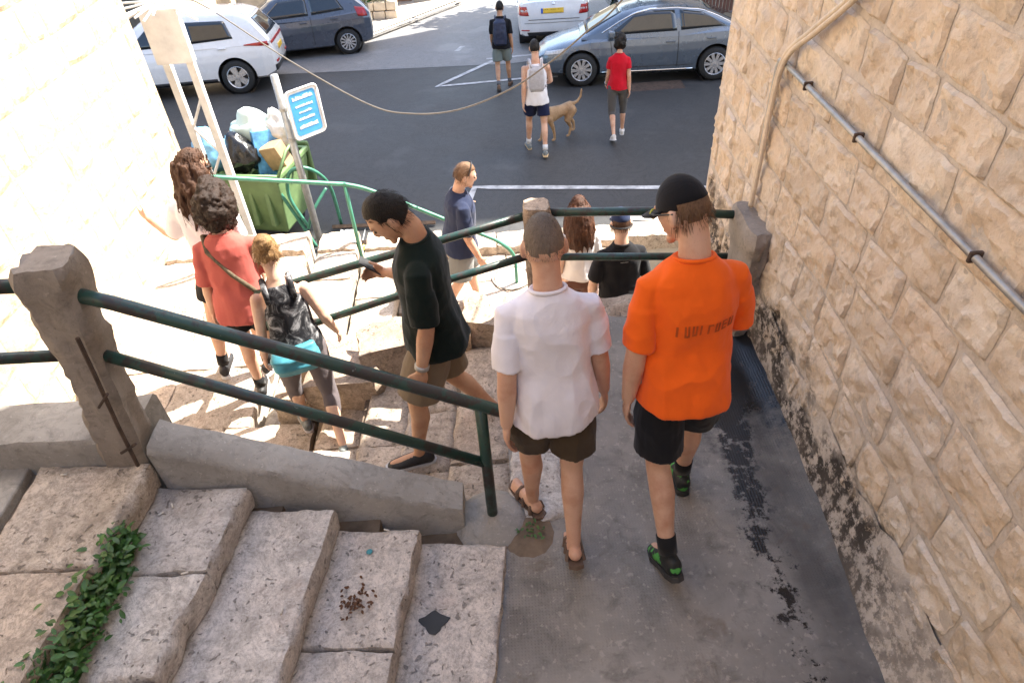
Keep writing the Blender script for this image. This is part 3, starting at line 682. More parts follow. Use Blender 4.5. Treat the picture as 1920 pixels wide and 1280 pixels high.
for i in range(60):
    x, y = -.73+rr_.gauss(0, .035), 1.47+rr_.gauss(0, .03); V, F = leaf_mesh(.02, .012); m = Matrix.Translation((x, y, zs(3)+.008+rr_.uniform(0, .012))) @ Matrix.Rotation(rr_.uniform(0, 6), 4, 'Z') @ Matrix.Rotation(rr_.uniform(-.6, .6), 4, 'X'); dl.add([m @ Vector(v) for v in V], F)
o = dl.build('dry_sprig', pm('dead_leaves', (.10, .045, .022), .4, 30, .9), None, False); tag(o, 'brown dried plant sprig lying on a stone step', 'sprig')
ts = MB(); ts.prism([(-.42+.06*math.cos(a)*(1+.3*math.sin(3*a)), 1.43+.045*math.sin(a)*(1+.25*math.cos(4*a))) for a in np.linspace(0, 6.28, 18)[:-1]], zs(4)+.002, zs(4)+.006)
o = ts.build('tar_patch', M['ink'], None); tag(o, 'black tar blotch on the lowest stone step', 'tar patch')
# ================================================================ STREET BEYOND
# --- far buildings that shade the street (their feet show at the top of the frame)
def facade(name, label, x0, x1, y0, y1, z0, z1, mat, win_face, win_mat):
    b = thing(name, label, 'building')
    mb = MB(); mb.box(x0, x1, y0, y1, z0, z1); mb.build('wall', mat, b)
    if win_face == 'front':
        z = z0+1.6
        while z < z1-1.5:
            x = x0+1.2
            while x < x1-1.5:
                mb = MB(); mb.box(x, x+1.1, y0-.06, y0+.02, z, z+1.3); f = mb.build('window', M['conc_pale'], b)
                mb = MB(); mb.box(x+.08, x+1.02, y0-.075, y0-.05, z+.08, z+1.22); mb.build('pane', M['glass_car'], f)
                x += 2.8
            z += 3.0
    return b
M['plaster'] = pm('ochre_plaster', (.50, .41, .30), .15, 2, .9, .3, 30)
M['plaster2'] = pm('tan_stone_cladding', (.56, .46, .34), .2, 4, .9, .4, 14)
facade('apartment_block', 'tall tan apartment block shading the street behind the sedan', 5.7, 32, 17.6, 25.2, -1.5, 20.6, M['plaster'], 'front', None)
lh = thing('corner_house', 'sunlit tan stone house beyond the parked grey hatchback', 'house')
mb = MB(); mb.box(-30, -8.6, 19.5, 30, -2, 6.5); mb.build('wall', M['plaster2'], lh)
mb = MB(); mb.box(-13.6, -8.5, 19.42, 19.55, -1, 1.6)
mb.build('garage_door', pm('dark_garage_metal', (.05, .048, .045), .3, 6, .6), lh)
rs = random.Random(31); x = -22.0
while x < -8.7:
    wd = rs.uniform(.5, .9)
    for z in np.arange(-.9, 2.4, .42):
        if x > -13.7 and z < 1.6: continue
        mb = MB(); mb.box(x+.01, min(x+wd, -8.62)-.01, 19.44, 19.52, z+.01, z+.40); mb.build('stone', M['plaster2'], lh, bevel=.02)
    x += wd
rh = thing('villa_wall', 'pale garden wall with pillars along the side street', 'wall')
mb = MB(); mb.box(-8.4, -4.6, 24.9, 25.2, -1.6, 2.4); mb.build('wall', M['conc_pale'], rh)
mb = MB(); mb.box(-4.5, -3.9, 24.5, 25.1, -1.6, 2.6); mb.build('pillar', M['conc_pale'], rh, bevel=.03)
mb = MB(); mb.box(-3.85, -2.6, 25.3, 25.4, -1.6, 2.0); mb.build('gate', pm('brown_gate', (.30, .15, .08), .2, 5, .6), rh)
mb = MB(); mb.box(-2.5, -1.9, 25.0, 25.6, -1.6, 2.6); mb.build('pillar', M['conc_pale'], rh, bevel=.03)
pl = thing('stone_planter', 'stone planter box with shrubs on the sunlit pavement', 'planter', (-3.35, 22.6, road_z(22.6)+.11))
rs = random.Random(5)
for k in range(2):
    x = -.55
    while x < .5:
        wd = rs.uniform(.25, .42); mb = MB(); mb.box(x+.01, min(x+wd, .55)-.01, -.28, .28, k*.26+.01, k*.26+.25); mb.build('stone', M['plaster2'], pl, bevel=.03); x += wd
def leaf_ball(name, parent, c, rad3, n, size, seed, mat):
    r2 = random.Random(seed); mb = MB()
    for i in range(n):
        d = Vector((r2.gauss(0, 1), r2.gauss(0, 1), r2.gauss(0, 1))).normalized(); q = r2.uniform(.35, 1.0)**.6
        k = 1+.35*nz(d.x*2+seed, d.y*2, d.z*2)
        p = Vector((c[0]+d.x*rad3[0]*q*k, c[1]+d.y*rad3[1]*q*k, c[2]+d.z*rad3[2]*q*k)); L = size*r2.uniform(.6, 1.4)
        V, F = leaf_mesh(L, L*.55); m = Matrix.Translation(p) @ Matrix.Rotation(r2.uniform(0, 6.28), 4, 'Z') @ Matrix.Rotation(r2.uniform(-1.2, 1.2), 4, 'X')
        mb.add([m @ Vector(v) for v in V], F)
    o = mb.build(name, mat, parent); o['kind'] = 'stuff'; return o
M['leaf_dark'] = pm('dark_leaf', (.028, .055, .018), .5, 9, .5)
leaf_ball('foliage', pl, (0, 0, .85), (.55, .3, .45), 260, .16, 2, M['leaf'])
tr = thing('street_tree', 'tree standing between the apartment block and the side street', 'tree', (4.6, 24.2, -1.3))
mb = MB(); mb.tube([(0, 0, 0), (.05, .02, 1.5), (-.1, .05, 3.0), (-.2, 0, 4.2)], [.17, .14, .12, .07], 9); mb.build('trunk', M['dirt'], tr, True)
leaf_ball('crown', tr, (-.4, -.2, 5.6), (2.1, 1.9, 1.7), 1500, .34, 7, M['leaf_dark'])
for i, (x, y) in enumerate([(3.9, 20.6), (4.5, 20.2), (5.1, 20.5), (5.5, 19.8)]):
    hb = thing('shrub', 'dark shrub growing behind the white guard rail', 'shrub', (x, y, road_z(y)+.1), group='shrubs behind the guard rail')
    leaf_ball('foliage', hb, (0, 0, .55), (.5, .45, .6), 260, .17, 20+i, M['leaf_dark'])
gr = thing('guard_rail', 'white steel guard rail behind the parked sedan', 'guard rail')
for z in (.35, .68): mb = MB(); mb.box(3.3, 5.6, 18.62, 18.70, road_z(18.6)+z, road_z(18.6)+z+.14); mb.build('rail', M['steel_white'], gr, bevel=.02)
for x in (3.4, 4.4, 5.5): mb = MB(); mb.box(x, x+.08, 18.70, 18.78, road_z(18.6), road_z(18.6)+.9); mb.build('post', M['steel_white'], gr)
fn = thing('picket_fence', 'reddish brown slatted fence beside the apartment block', 'fence')
for i in range(14): mb = MB(); mb.box(4.75+i*.085, 4.81+i*.085, 17.35, 17.38, road_z(17.4)+.1, road_z(17.4)+1.45); mb.build('slat', pm('fence_brown', (.17, .075, .05), .2, 6, .7) if i == 0 else bpy.data.materials['fence_brown'], fn)
mb = MB(); mb.box(4.72, 5.95, 17.385, 17.42, road_z(17.4)+.3, road_z(17.4)+.38); mb.box(4.72, 5.95, 17.385, 17.42, road_z(17.4)+1.1, road_z(17.4)+1.18); mb.build('crosspiece', bpy.data.materials['fence_brown'], fn)
mb = MB(); mb.box(2.75, 3.85, 13.5, 14.0, road_z(13.7)+.006, road_z(13.7)+.012); o = mb.build('drain_grate', M['rust'], None); tag(o, 'dark iron drain grate in the road beside the sedan', 'grate')
# house behind the viewer's stairs, seen only mirrored in the car windows
ab = facade('balcony_block', 'tan apartment house behind the stairs mirrored in the car windows', -6, 14, -26, -16, 0, 15, M['plaster2'], None, None)
for k in range(5):
    mb = MB(); mb.box(-5, 13, -16, -14.9, 2.6+k*2.8, 2.8+k*2.8); mb.build('balcony', M['plaster2'], ab)
    for i in range(6): mb = MB(); mb.box(-4.4+i*3, -2.6+i*3, -15.98, -15.9, 3.0+k*2.8, 4.8+k*2.8); mb.build('window', M['black_plastic'], ab)

# ---------------------------------------------------------------- cars
def car(name, label, S, loc, heading, paintm, group=None):
    """S: spec. local x = forward. Body is lofted, arches are cut, details are draped on the shell."""
    root = thing(name, label, 'car', loc, 0, group)
    zn = Vector((0, .1 if loc[1] > 13 else .08, 1)).normalized(); xf = Vector((heading[0], heading[1], 0)); xf = (xf - zn*xf.dot(zn)).normalized(); yl = zn.cross(xf)
    root.rotation_euler = Matrix((xf, yl, zn)).transposed().to_euler()
    st = S['body']     # (x, zbot, ztop, halfwidth)
    X = np.array([s[0] for s in st]); nseg = 150
    xs_ = np.concatenate([np.linspace(X[0], X[-1], nseg)])
    def prof(x, k):
        return interp(x, X, [s[k] for s in st])
    K = 9; V = []; F = []
    for x in xs_:
        zb, zt, hw = prof(x, 1), prof(x, 2), prof(x, 3); h = zt-zb
        half = [(0, zb), (hw*.86, zb), (hw*.955, zb+.05), (hw*.985, zb+h*.28), (hw, zb+h*.55), (hw*.99, zb+h*.74), (hw*.955, zt-h*.09), (hw*.88, zt-.012), (hw*.55, zt+.012), (0, zt+.02)]
        fine = []
        for a_, b_ in zip(half[:-1], half[1:]):
            m_ = 5 if (a_ in half[1:6]) else 1
            fine += [(lerp(a_[0], b_[0], q/m_), lerp(a_[1], b_[1], q/m_)) for q in range(m_)]
        half = fine + [half[-1]]
        ring = half + [(-y, z) for y, z in half[-2:0:-1]]
        V += [(x, y, z) for y, z in ring]
    R = len(ring)
    n = len(xs_)
    F = [(i*R+k, i*R+(k+1) % R, (i+1)*R+(k+1) % R, (i+1)*R+k) for i in range(n-1) for k in range(R)]
    F.append(tuple(range(R))[::-1]); F.append(tuple((n-1)*R+k for k in range(R)))
    body = mesh('body', V, F, paintm, root, True); fixn(body)
    # wheel arches: open the flanks round each wheel and pull the rim onto a circle
    rw = S['rw']; tw = S.get('track', st[len(st)//2][3]-.10); RA = rw+.055
    bt = bmesh.new(); bt.from_mesh(body.data)
    ins = lambda v, k=1.0: any(math.hypot(v.co.x-wx, v.co.z-rw-.01) < RA*k for wx in S['wheels']) and abs(v.co.y) > .45
    bmesh.ops.delete(bt, geom=[f for f in bt.faces if any(ins(v) for v in f.verts) or (all(abs(v.co.y) < .95 and v.co.z < prof(v.co.x, 1)+.02 for v in f.verts) and any(math.hypot(v.co.x-wx, 0) < RA for v in f.verts for wx in S['wheels']))], context='FACES')
    for e in [e for e in bt.edges if e.is_boundary]:
        for v in e.verts:
            wx = min(S['wheels'], key=lambda q: abs(q-v.co.x)); d = Vector((v.co.x-wx, v.co.z-rw-.01))
            if abs(v.co.y) > .5 and RA*.9 < d.length < RA+.09: d = d.normalized()*RA; v.co.x = wx+d.x; v.co.z = rw+.01+d.y
    bt.to_mesh(body.data); bt.free(); autosmooth(body, 32)
    for wx in S['wheels']:
        for sg in (1, -1):
            yo = interp(wx, X, [q[3] for q in st])-.03; mb = MB(); mb.lathe([(RA+.004, sg*.45), (RA+.004, sg*yo)], 36, 'y', (wx, 0, rw+.01)); mb.build('wheel_arch', M['black_plastic'], root)
    mb = MB(); x0, x1 = S['wheels'][0]-.5, S['wheels'][1]+.5
    mb.box(S['wheels'][0]-rw-.06, S['wheels'][1]+rw+.06, -tw+.16, tw-.16, .22, .58); mb.build('underbody', M['black_plastic'], root)
    # greenhouse
    gs = S['glass']; GX = [g[0] for g in gs]; zbelt = S['belt']; y0g, tum = S['gw'], S['tumble']
    def ztop(x): return interp(x, GX, [g[1] for g in gs])
    def ys_(x, z):
        pin = S.get('pinch', .06)*((x-S['gmid'])/1.2)**2
        return y0g - tum*(z-zbelt) - pin
    V = []; F = []; gx = np.linspace(GX[0], GX[-1], 40)
    for x in gx:
        zt = max(ztop(x), zbelt-.04); hh = zt-(zbelt-.06)
        a = min(.07, hh*.4)
        half = [(ys_(x, zbelt-.06), zbelt-.06), (ys_(x, zbelt+hh*.5-.06), zbelt-.06+hh*.5), (ys_(x, zt-a), zt-a), (ys_(x, zt)-.035, zt-a*.35), (ys_(x, zt)-.13, zt), (0, zt+.025)]
        ring = half + [(-y, z) for y, z in half[-2::-1]]
        V += [(x, y, z) for y, z in ring]
    R = 11
    F = [(i*R+k, i*R+k+1, (i+1)*R+k+1, (i+1)*R+k) for i in range(len(gx)-1) for k in range(R-1)]
    F.append(tuple(range(R))[::-1]); F.append(tuple((len(gx)-1)*R+k for k in range(R)))
    gh = mesh('roof', V, F, paintm, root, True); fixn(gh); autosmooth(gh, 35)
    # draping
    def tree(o):
        bm = bmesh.new(); bm.from_mesh(o.data); t = BVHTree.FromBMesh(bm); bm.free(); return t
    TB, TG = tree(body), tree(gh)
    def cast(org, d):
        best = None
        for t in (TB, TG):
            h = t.ray_cast(Vector(org), Vector(d))
            if h[0] is not None and (best is None or h[3] < best[3]): best = h
        return best
    def drape(nm, lowl, upl, face, mat, off=.006, parent=None, rows=5, cols=10):
        V = []; F = []; bad = False
        def rs_(L):
            t = np.linspace(0, 1, len(L)); q = np.linspace(0, 1, cols+1); return [(float(np.interp(a, t, [p[0] for p in L])), float(np.interp(a, t, [p[1] for p in L]))) for a in q]
        A, B = rs_(lowl), rs_(upl)
        for j in range(rows+1):
            for i in range(cols+1):
                p = (lerp(A[i][0], B[i][0], j/rows), lerp(A[i][1], B[i][1], j/rows))
                if face in ('L', 'R'): sg = 1 if face == 'L' else -1; org, d = (p[0], sg*3, p[1]), (0, -sg, 0)
                elif face == 'B': org, d = (-5, p[0], p[1]), (1, 0, 0)
                elif face == 'F': org, d = (5, p[0], p[1]), (-1, 0, 0)
                else: org, d = (p[0], p[1], 4), (0, 0, -1)
                h = cast(org, d)
                if h is None: h = (Vector(org)+Vector(d)*3.0, Vector(d)*-1, 0, 0) if face not in ('L', 'R') else (Vector((p[0], (1 if face == 'L' else -1)*.8, p[1])), -Vector(d), 0, 0)
                q = h[0] - Vector(d)*off; V.append(q)
        W = cols+1
        F = [(j*W+i, j*W+i+1, (j+1)*W+i+1, (j+1)*W+i) for j in range(rows) for i in range(cols)]
        o = mesh(nm, V, F, mat, parent or root, True)
        m = o.modifiers.new('s', 'SOLIDIFY'); m.thickness = .006; m.offset = 0
        return o
    for sd in ('L', 'R'):
        for (lo, up) in S['side_windows']:
            drape('side_window', lo, up, sd, M['glass_car'], .004)
        if 'chrome' in S: drape('window_trim', [(a, b) for a, b in S['chrome']], [(a, b+.022) for a, b in S['chrome']], sd, M['chrome'], .007, cols=26, rows=1)
        for L in S['seams']:
            if abs(L[0][0]-L[1][0]) < .2: drape('door_seam', L, [(a+.012, b) for a, b in L], sd, M['black_plastic'], .0015, rows=1, cols=14)
            else: drape('door_seam', L, [(a, b+.012) for a, b in L], sd, M['black_plastic'], .0015, rows=1, cols=14)
        for (hx, hz) in S['handles']:
            h = cast((hx, 3 if sd == 'L' else -3, hz), (0, -1 if sd == 'L' else 1, 0)); y = h[0].y; sg = 1 if sd == 'L' else -1
            mb = MB(); mb.box(hx-.09, hx+.09, min(y, y+sg*.035), max(y, y+sg*.035), hz-.014, hz+.014); mb.build('door_handle', paintm, root, bevel=.008)
        if 'sill' in S: drape('sill_trim', [(S['wheels'][0]+rw+.09, S['sill'][0]), (S['wheels'][1]-rw-.09, S['sill'][0])], [(S['wheels'][0]+rw+.09, S['sill'][1]), (S['wheels'][1]-rw-.09, S['sill'][1])], sd, S['sill'][2], .012, rows=2)
        mx, mz = S['mirror']; sg = 1 if sd == 'L' else -1
        mb = MB(); yb = ys_(mx, mz); mb.box(mx-.06, mx+.07, sg*yb if sg > 0 else -yb-.22, sg*yb+.22 if sg > 0 else -yb, mz-.07, mz+.07); mm = mb.build('mirror', paintm, root, bevel=.035, seg=3)
        for ar in S.get('cladding', []):
            pass
    for nm, lo, up, face, mat in S['patches']:
        drape(nm, lo, up, face, M[mat] if isinstance(mat, str) else mat, .008, rows=6, cols=12)
    for nm, lo, up, mat in S['top_glass']:
        drape(nm, lo, up, 'T', M[mat], .005, rows=8, cols=12)
    # wheels
    for wx in S['wheels']:
        for sg in (1, -1):
            wh = bpy.data.objects.new('wheel', None); link(wh, root); wh.location = (wx, sg*tw, rw); wh.empty_display_size = .1
            mb = MB(); mb.lathe([(rw*.66, -.10), (rw*.9, -.105), (rw*.985, -.07), (rw, 0), (rw*.985, .07), (rw*.9, .105), (rw*.66, .10)], 36, 'y'); mb.build('tyre', M['rubber'], wh, True)
            mb = MB(); oy = sg*.075
            mb.lathe([(rw*.60, oy-.06*sg), (rw*.68, oy+.02*sg), (rw*.64, oy+.028*sg), (rw*.60, oy+.01*sg)], 36, 'y')
            ns = S.get('spokes', 10)
            for k in range(ns):
                a = 2*math.pi*k/ns; ca, sa = math.cos(a), math.sin(a); wdt = S.get('spoke_w', .026)
                p0, p1 = rw*.10, rw*.63
                V = [(p*ca - q*sa*e, oy+dy*sg, p*sa + q*ca*e) for p, e in ((p0, .8), (p1, 1.25)) for q in (-wdt, wdt) for dy in (-.015, .018)]
                mb.add(V, [(0, 1, 3, 2), (4, 6, 7, 5), (0, 4, 5, 1), (2, 3, 7, 6), (1, 5, 7, 3), (0, 2, 6, 4)])
            mb.lathe([(0, oy+.024*sg), (rw*.14, oy+.022*sg), (rw*.16, oy-.01*sg)], 20, 'y'); mb.build('rim', M['alloy'], wh)
            mb = MB(); mb.lathe([(0, oy-.05*sg), (rw*.62, oy-.05*sg)], 30, 'y'); mb.build('brake_disc', M['black_plastic'], wh)
    return root
def glyphs(seed, n, x0, x1, z0, z1):
    """plate-like digits from seven bars"""
    SEG = {'0': 'abcdef', '1': 'bc', '2': 'abged', '3': 'abgcd', '4': 'fgbc', '5': 'afgcd', '6': 'afgedc', '7': 'abc', '8': 'abcdefg', '9': 'abcfgd', '-': 'g'}
    return SEG
def digits_on(text, origin, ux, uz, h, mat, parent, name='plate_number'):
    SEG = glyphs(0, 0, 0, 0, 0, 0); mb = MB(); wd = h*.5; t = h*.13; ux, uz = Vector(ux), Vector(uz); nrm = ux.cross(uz); x = 0
    for ch in text:
        for s in SEG.get(ch, ''):
            a = {'a': (0, h-t, wd, h), 'd': (0, 0, wd, t), 'g': (0, h/2-t/2, wd, h/2+t/2), 'f': (0, h/2, t, h), 'b': (wd-t, h/2, wd, h), 'e': (0, 0, t, h/2), 'c': (wd-t, 0, wd, h/2)}[s]
            P = [Vector(origin)+ux*(x+p)+uz*q for p, q in ((a[0], a[1]), (a[2], a[1]), (a[2], a[3]), (a[0], a[3]))]
            mb.add(P + [p+nrm*.002 for p in P], [(0, 1, 2, 3), (7, 6, 5, 4), (0, 4, 5, 1), (1, 5, 6, 2), (2, 6, 7, 3), (3, 7, 4, 0)])
        x += wd*1.45
    return mb.build(name, mat, parent)
silver = paint('silver_blue_paint', (.13, .165, .21), .25, .45)
white_ = paint('white_car_paint', (.78, .78, .78), .25)
grey_ = paint('grey_blue_paint', (.085, .10, .13), .25, .35)
SEDAN = dict(body=[(-2.31, .42, .78, .62), (-2.24, .30, .98, .76), (-2.0, .24, 1.02, .845), (-1.3, .20, 1.0, .885), (-.4, .19, .955, .89), (.6, .19, .93, .89), (1.2, .20, .90, .88), (1.75, .22, .80, .84), (2.08, .24, .70, .76), (2.26, .28, .60, .62), (2.32, .36, .52, .48)],
    wheels=(-1.32, 1.38), rw=.325, track=.775, belt=.945, gw=.83, tumble=.42, gmid=-.35, pinch=.05,
    glass=[(-1.98, .98), (-1.6, 1.10), (-1.15, 1.30), (-.7, 1.405), (-.2, 1.43), (.2, 1.41), (.55, 1.33), (1.0, 1.12), (1.38, .92)],
    side_windows=[([(-.52, .985), (0, .975), (.85, .955)], [(-.46, 1.34), (0, 1.345), (.30, 1.30)]), ([(-1.50, 1.02), (-1.1, 1.01), (-.60, .99)], [(-1.22, 1.17), (-1.0, 1.28), (-.56, 1.34)])],
    chrome=[(-1.66, 1.03), (-1.3, 1.20), (-1.0, 1.31), (-.5, 1.365), (0, 1.365), (.32, 1.31), (.65, 1.16), (.98, .98)],
    seams=[[(-.56, .32), (-.56, .97)], [(.72, .32), (.80, .93)], [(-1.0, .34), (.72, .34)]], handles=[(-.18+-.22, .80), (-1.2, .83)], mirror=(.78, .99),
    sill=(.235, .275, M['chrome']), spokes=10,
    patches=[('headlight', [(1.78, .66), (2.14, .62)], [(1.72, .75), (2.10, .685)], 'R', 'lamp_clear'), ('headlight', [(1.78, .66), (2.14, .62)], [(1.72, .75), (2.10, .685)], 'L', 'lamp_clear'), ('tail_light', [(-2.2, .78), (-1.95, .80)], [(-2.2, .90), (-1.9, .90)], 'R', 'lamp_red'), ('tail_light', [(-2.2, .78), (-1.95, .80)], [(-2.2, .90), (-1.9, .90)], 'L', 'lamp_red'), ('grille', [(-.5, .36), (.5, .36)], [(-.42, .5), (.42, .5)], 'F', 'black_plastic')],
    top_glass=[('windscreen', [(1.28, -.62), (1.28, .62)], [(.58, -.50), (.58, .50)], 'glass_car'), ('rear_window', [(-1.80, -.55), (-1.80, .55)], [(-1.12, -.48), (-1.12, .48)], 'glass_car')])
hd = Vector((-2.73, .20)).normalized(); side_n = Vector((hd.y, -hd.x))  # to the right of travel
def place_from_wheels(rear_xy, heading, wheels, track, near='L'):
    h = Vector(heading).normalized(); left = Vector((-h.y, h.x)); s = 1 if near == 'L' else -1
    c = Vector(rear_xy) - left*s*(track+.1) - h*wheels[0]; return (c.x, c.y, road_z(c.y)+.005)
car('silver_sedan', 'silver blue sedan parked across the street behind the red-shirted walker', SEDAN, place_from_wheels((4.50, 13.90), hd, SEDAN['wheels'], .775), hd, silver)
SUV = dict(body=[(-2.22, .52, .80, .66), (-2.16, .36, 1.02, .80), (-1.95, .28, 1.08, .89), (-1.2, .26, 1.07, .925), (0, .25, 1.03, .925), (.9, .25, 1.02, .92), (1.5, .27, .98, .90), (1.95, .30, .90, .82), (2.15, .34, .78, .70), (2.22, .45, .66, .55)],
    wheels=(-1.33, 1.34), rw=.352, track=.81, belt=1.04, gw=.875, tumble=.36, gmid=-.6, pinch=.03,
    glass=[(-2.16, 1.04), (-2.05, 1.20), (-1.80, 1.50), (-1.55, 1.60), (-.6, 1.645), (.1, 1.625), (.45, 1.54), (1.0, 1.22), (1.35, 1.02)],
    side_windows=[([(-.42, 1.09), (.8, 1.06)], [(-.40, 1.50), (.28, 1.46)]), ([(-1.42, 1.13), (-.50, 1.095)], [(-1.30, 1.47), (-.48, 1.50)])],
    seams=[[(-.46, .36), (-.46, 1.05)], [(.74, .36), (.80, 1.02)]], handles=[(-.22, .93), (-1.15, .96)], mirror=(.72, 1.12),
    sill=(.27, .36, M['black_plastic']), spokes=5, spoke_w=.06,
    patches=[('tail_light', [(-2.13, .93), (-1.62, .98)], [(-2.12, 1.03), (-1.62, 1.0)], 'L', 'lamp_red'), ('tail_light', [(-2.13, .93), (-1.62, .98)], [(-2.12, 1.03), (-1.62, 1.0)], 'R', 'lamp_red'), ('tail_light_bar', [(-.72, .95), (.72, .95)], [(-.72, 1.0), (.72, 1.0)], 'B', 'lamp_red'),
             ('rear_window', [(-.62, 1.12), (.62, 1.12)], [(-.52, 1.46), (.52, 1.46)], 'B', 'glass_car'), ('number_plate', [(-.26, .74), (.26, .74)], [(-.26, .85), (.26, .85)], 'B', 'plate'), ('bumper_cladding', [(-.76, .38), (.76, .38)], [(-.78, .52), (.78, .52)], 'B', 'black_plastic'), ('reflector', [(-.70, .56), (-.48, .56)], [(-.70, .61), (-.48, .61)], 'B', 'lamp_red'), ('reflector', [(.48, .56), (.70, .56)], [(.48, .61), (.70, .61)], 'B', 'lamp_red'),
             ('spoiler', [(-.55, 1.50), (.55, 1.50)], [(-.55, 1.56), (.55, 1.56)], 'B', white_)],
    top_glass=[('windscreen', [(1.22, -.64), (1.22, .64)], [(.52, -.54), (.52, .54)], 'glass_car')])
hd2 = Vector((-1, -.10)).normalized()
car('white_suv', 'white crossover parked behind the steel stand with red tail lights', SUV, place_from_wheels((-5.62, 15.35), hd2, SUV['wheels'], .81), hd2, white_)
HATCH = dict(body=[(-1.96, .45, .80, .60), (-1.92, .32, .98, .74), (-1.75, .25, 1.04, .82), (-1.1, .21, 1.0, .85), (0, .20, .94, .855), (.8, .20, .92, .85), (1.4, .22, .86, .82), (1.8, .25, .74, .72), (1.96, .32, .62, .56)],
    wheels=(-1.27, 1.25), rw=.305, track=.74, belt=.95, gw=.80, tumble=.38, gmid=-.4, pinch=.03,
    glass=[(-1.90, .98), (-1.78, 1.15), (-1.5, 1.38), (-1.2, 1.46), (-.4, 1.495), (.15, 1.47), (.5, 1.38), (1.0, 1.08), (1.3, .90)],
    side_windows=[([(-.40, .99), (.78, .96)], [(-.38, 1.38), (.28, 1.34)]), ([(-1.30, 1.05), (-.48, .995)], [(-1.12, 1.34), (-.46, 1.38)])],
    seams=[[(-.44, .32), (-.44, .96)], [(.70, .32), (.76, .92)]], handles=[(-.24, .84), (-1.02, .88)], mirror=(.70, 1.02),
    sill=(.215, .25, M['black_plastic']), spokes=12, spoke_w=.016,
    patches=[('tail_light', [(-1.86, .86), (-1.62, .88)], [(-1.80, 1.06), (-1.55, 1.10)], 'L', 'lamp_red'), ('tail_light', [(-1.86, .86), (-1.62, .88)], [(-1.80, 1.06), (-1.55, 1.10)], 'R', 'lamp_red'), ('rear_window', [(-.56, 1.04), (.56, 1.04)], [(-.48, 1.34), (.48, 1.34)], 'B', 'glass_car'), ('number_plate', [(-.26, .62), (.26, .62)], [(-.26, .73), (.26, .73)], 'B', 'plate')],
    top_glass=[('windscreen', [(1.16, -.58), (1.16, .58)], [(.55, -.50), (.55, .50)], 'glass_car')])
hd3 = Vector((-.97, -.17)).normalized()
car('grey_hatchback', 'dark grey hatchback parked at the sunny kerb beyond the white crossover', HATCH, place_from_wheels((-3.67, 18.45), hd3, HATCH['wheels'], .74), hd3, grey_)
LIFT = dict(SEDAN); LIFT.update(body=[(-2.33, .46, .82, .70), (-2.27, .32, 1.06, .82), (-2.0, .26, 1.08, .885), (-1.2, .22, 1.03, .905), (0, .2, .98, .905), (1.2, .2, .93, .89), (1.9, .23, .80, .80), (2.25, .30, .60, .60)], belt=.98, gw=.85,
    glass=[(-2.18, 1.05), (-1.7, 1.22), (-1.2, 1.41), (-.7, 1.46), (0, 1.47), (.5, 1.36), (1.0, 1.12), (1.4, .94)],
    patches=[('tail_light', [(-.86, .79), (-.60, .78)], [(-.84, .98), (-.66, .98)], 'B', 'lamp_red'), ('tail_light', [(.60, .78), (.86, .79)], [(.66, .98), (.84, .98)], 'B', 'lamp_red'), ('tail_lens', [(-.80, .87), (-.62, .86)], [(-.80, .91), (-.64, .91)], 'B', 'lamp_clear'), ('tail_lens', [(.62, .86), (.80, .87)], [(.64, .91), (.80, .91)], 'B', 'lamp_clear'), ('number_plate', [(-.24, .82), (.26, .82)], [(-.24, .93), (.26, .93)], 'B', 'plate'), ('plate_band', [(.262, .82), (.31, .82)], [(.262, .93), (.31, .93)], 'B', 'blue_ink'),
             ('boot_seam', [(-.62, .68), (.62, .68)], [(-.62, .692), (.62, .692)], 'B', 'black_plastic'), ('boot_seam', [(-.84, .61), (.84, .61)], [(-.84, .617), (.84, .617)], 'B', 'black_plastic'), ('reflector', [(-.80, .44), (-.60, .44)], [(-.80, .465), (-.60, .465)], 'B', 'lamp_red'), ('reflector', [(.60, .44), (.80, .44)], [(.60, .465), (.80, .465)], 'B', 'lamp_red'), ('bumper_cladding', [(-.62, .30), (.62, .30)], [(-.66, .40), (.66, .40)], 'B', 'black_plastic'), ('badge', [(-.035, 1.0), (.035, 1.0)], [(-.035, 1.06), (.035, 1.06)], 'B', 'chrome')],
    top_glass=[('windscreen', [(1.30, -.62), (1.30, .62)], [(.6, -.50), (.6, .50)], 'glass_car'), ('rear_window', [(-2.06, -.62), (-2.06, .62)], [(-1.28, -.52), (-1.28, .52)], 'glass_car')])
hd4 = Vector((.06, .998)).normalized()
c4 = Vector((1.56, 17.55)) + hd4*2.3
sk = car('white_liftback', 'white liftback parked nose-in up the side street with yellow rear plate', LIFT, (c4.x, c4.y, road_z(c4.y)+.005), hd4, white_)
digits_on('72-855-31', (-2.325, .21, .842), (0, -1, 0), (0, 0, 1), .062, M['ink'], sk)
# ================================================================ STREET FURNITURE
sp = thing('sign_pole', 'leaning galvanised pole carrying the small blue sign', 'pole')
mb = MB(); mb.tube([(-2.60, 8.28, 0), (-2.60, 8.28, 2.46)], .048, 14); mb.build('shaft', M['galv'], sp, True)
for z in (1.66, 2.05): mb = MB(); mb.lathe([(.050, -.02), (.056, -.02), (.056, .02), (.050, .02)], 14, c=(-2.60, 8.28, z)); mb.build('clamp', M['galv'], sp)
sg = thing('blue_sign', 'small white-bordered blue notice sign clamped to the pole', 'sign', (-2.52, 8.20, 1.66), rad(42))
def rrect(w_, h_, r_, n=5, ox=0, oz=0):
    P = []
    for cx, cz, a0 in ((w_-r_, h_-r_, 0), (r_, h_-r_, 90), (r_, r_, 180), (w_-r_, r_, 270)):
        P += [(ox+cx+r_*math.cos(rad(a0+90*k/n)), oz+cz+r_*math.sin(rad(a0+90*k/n))) for k in range(n+1)]
    return P
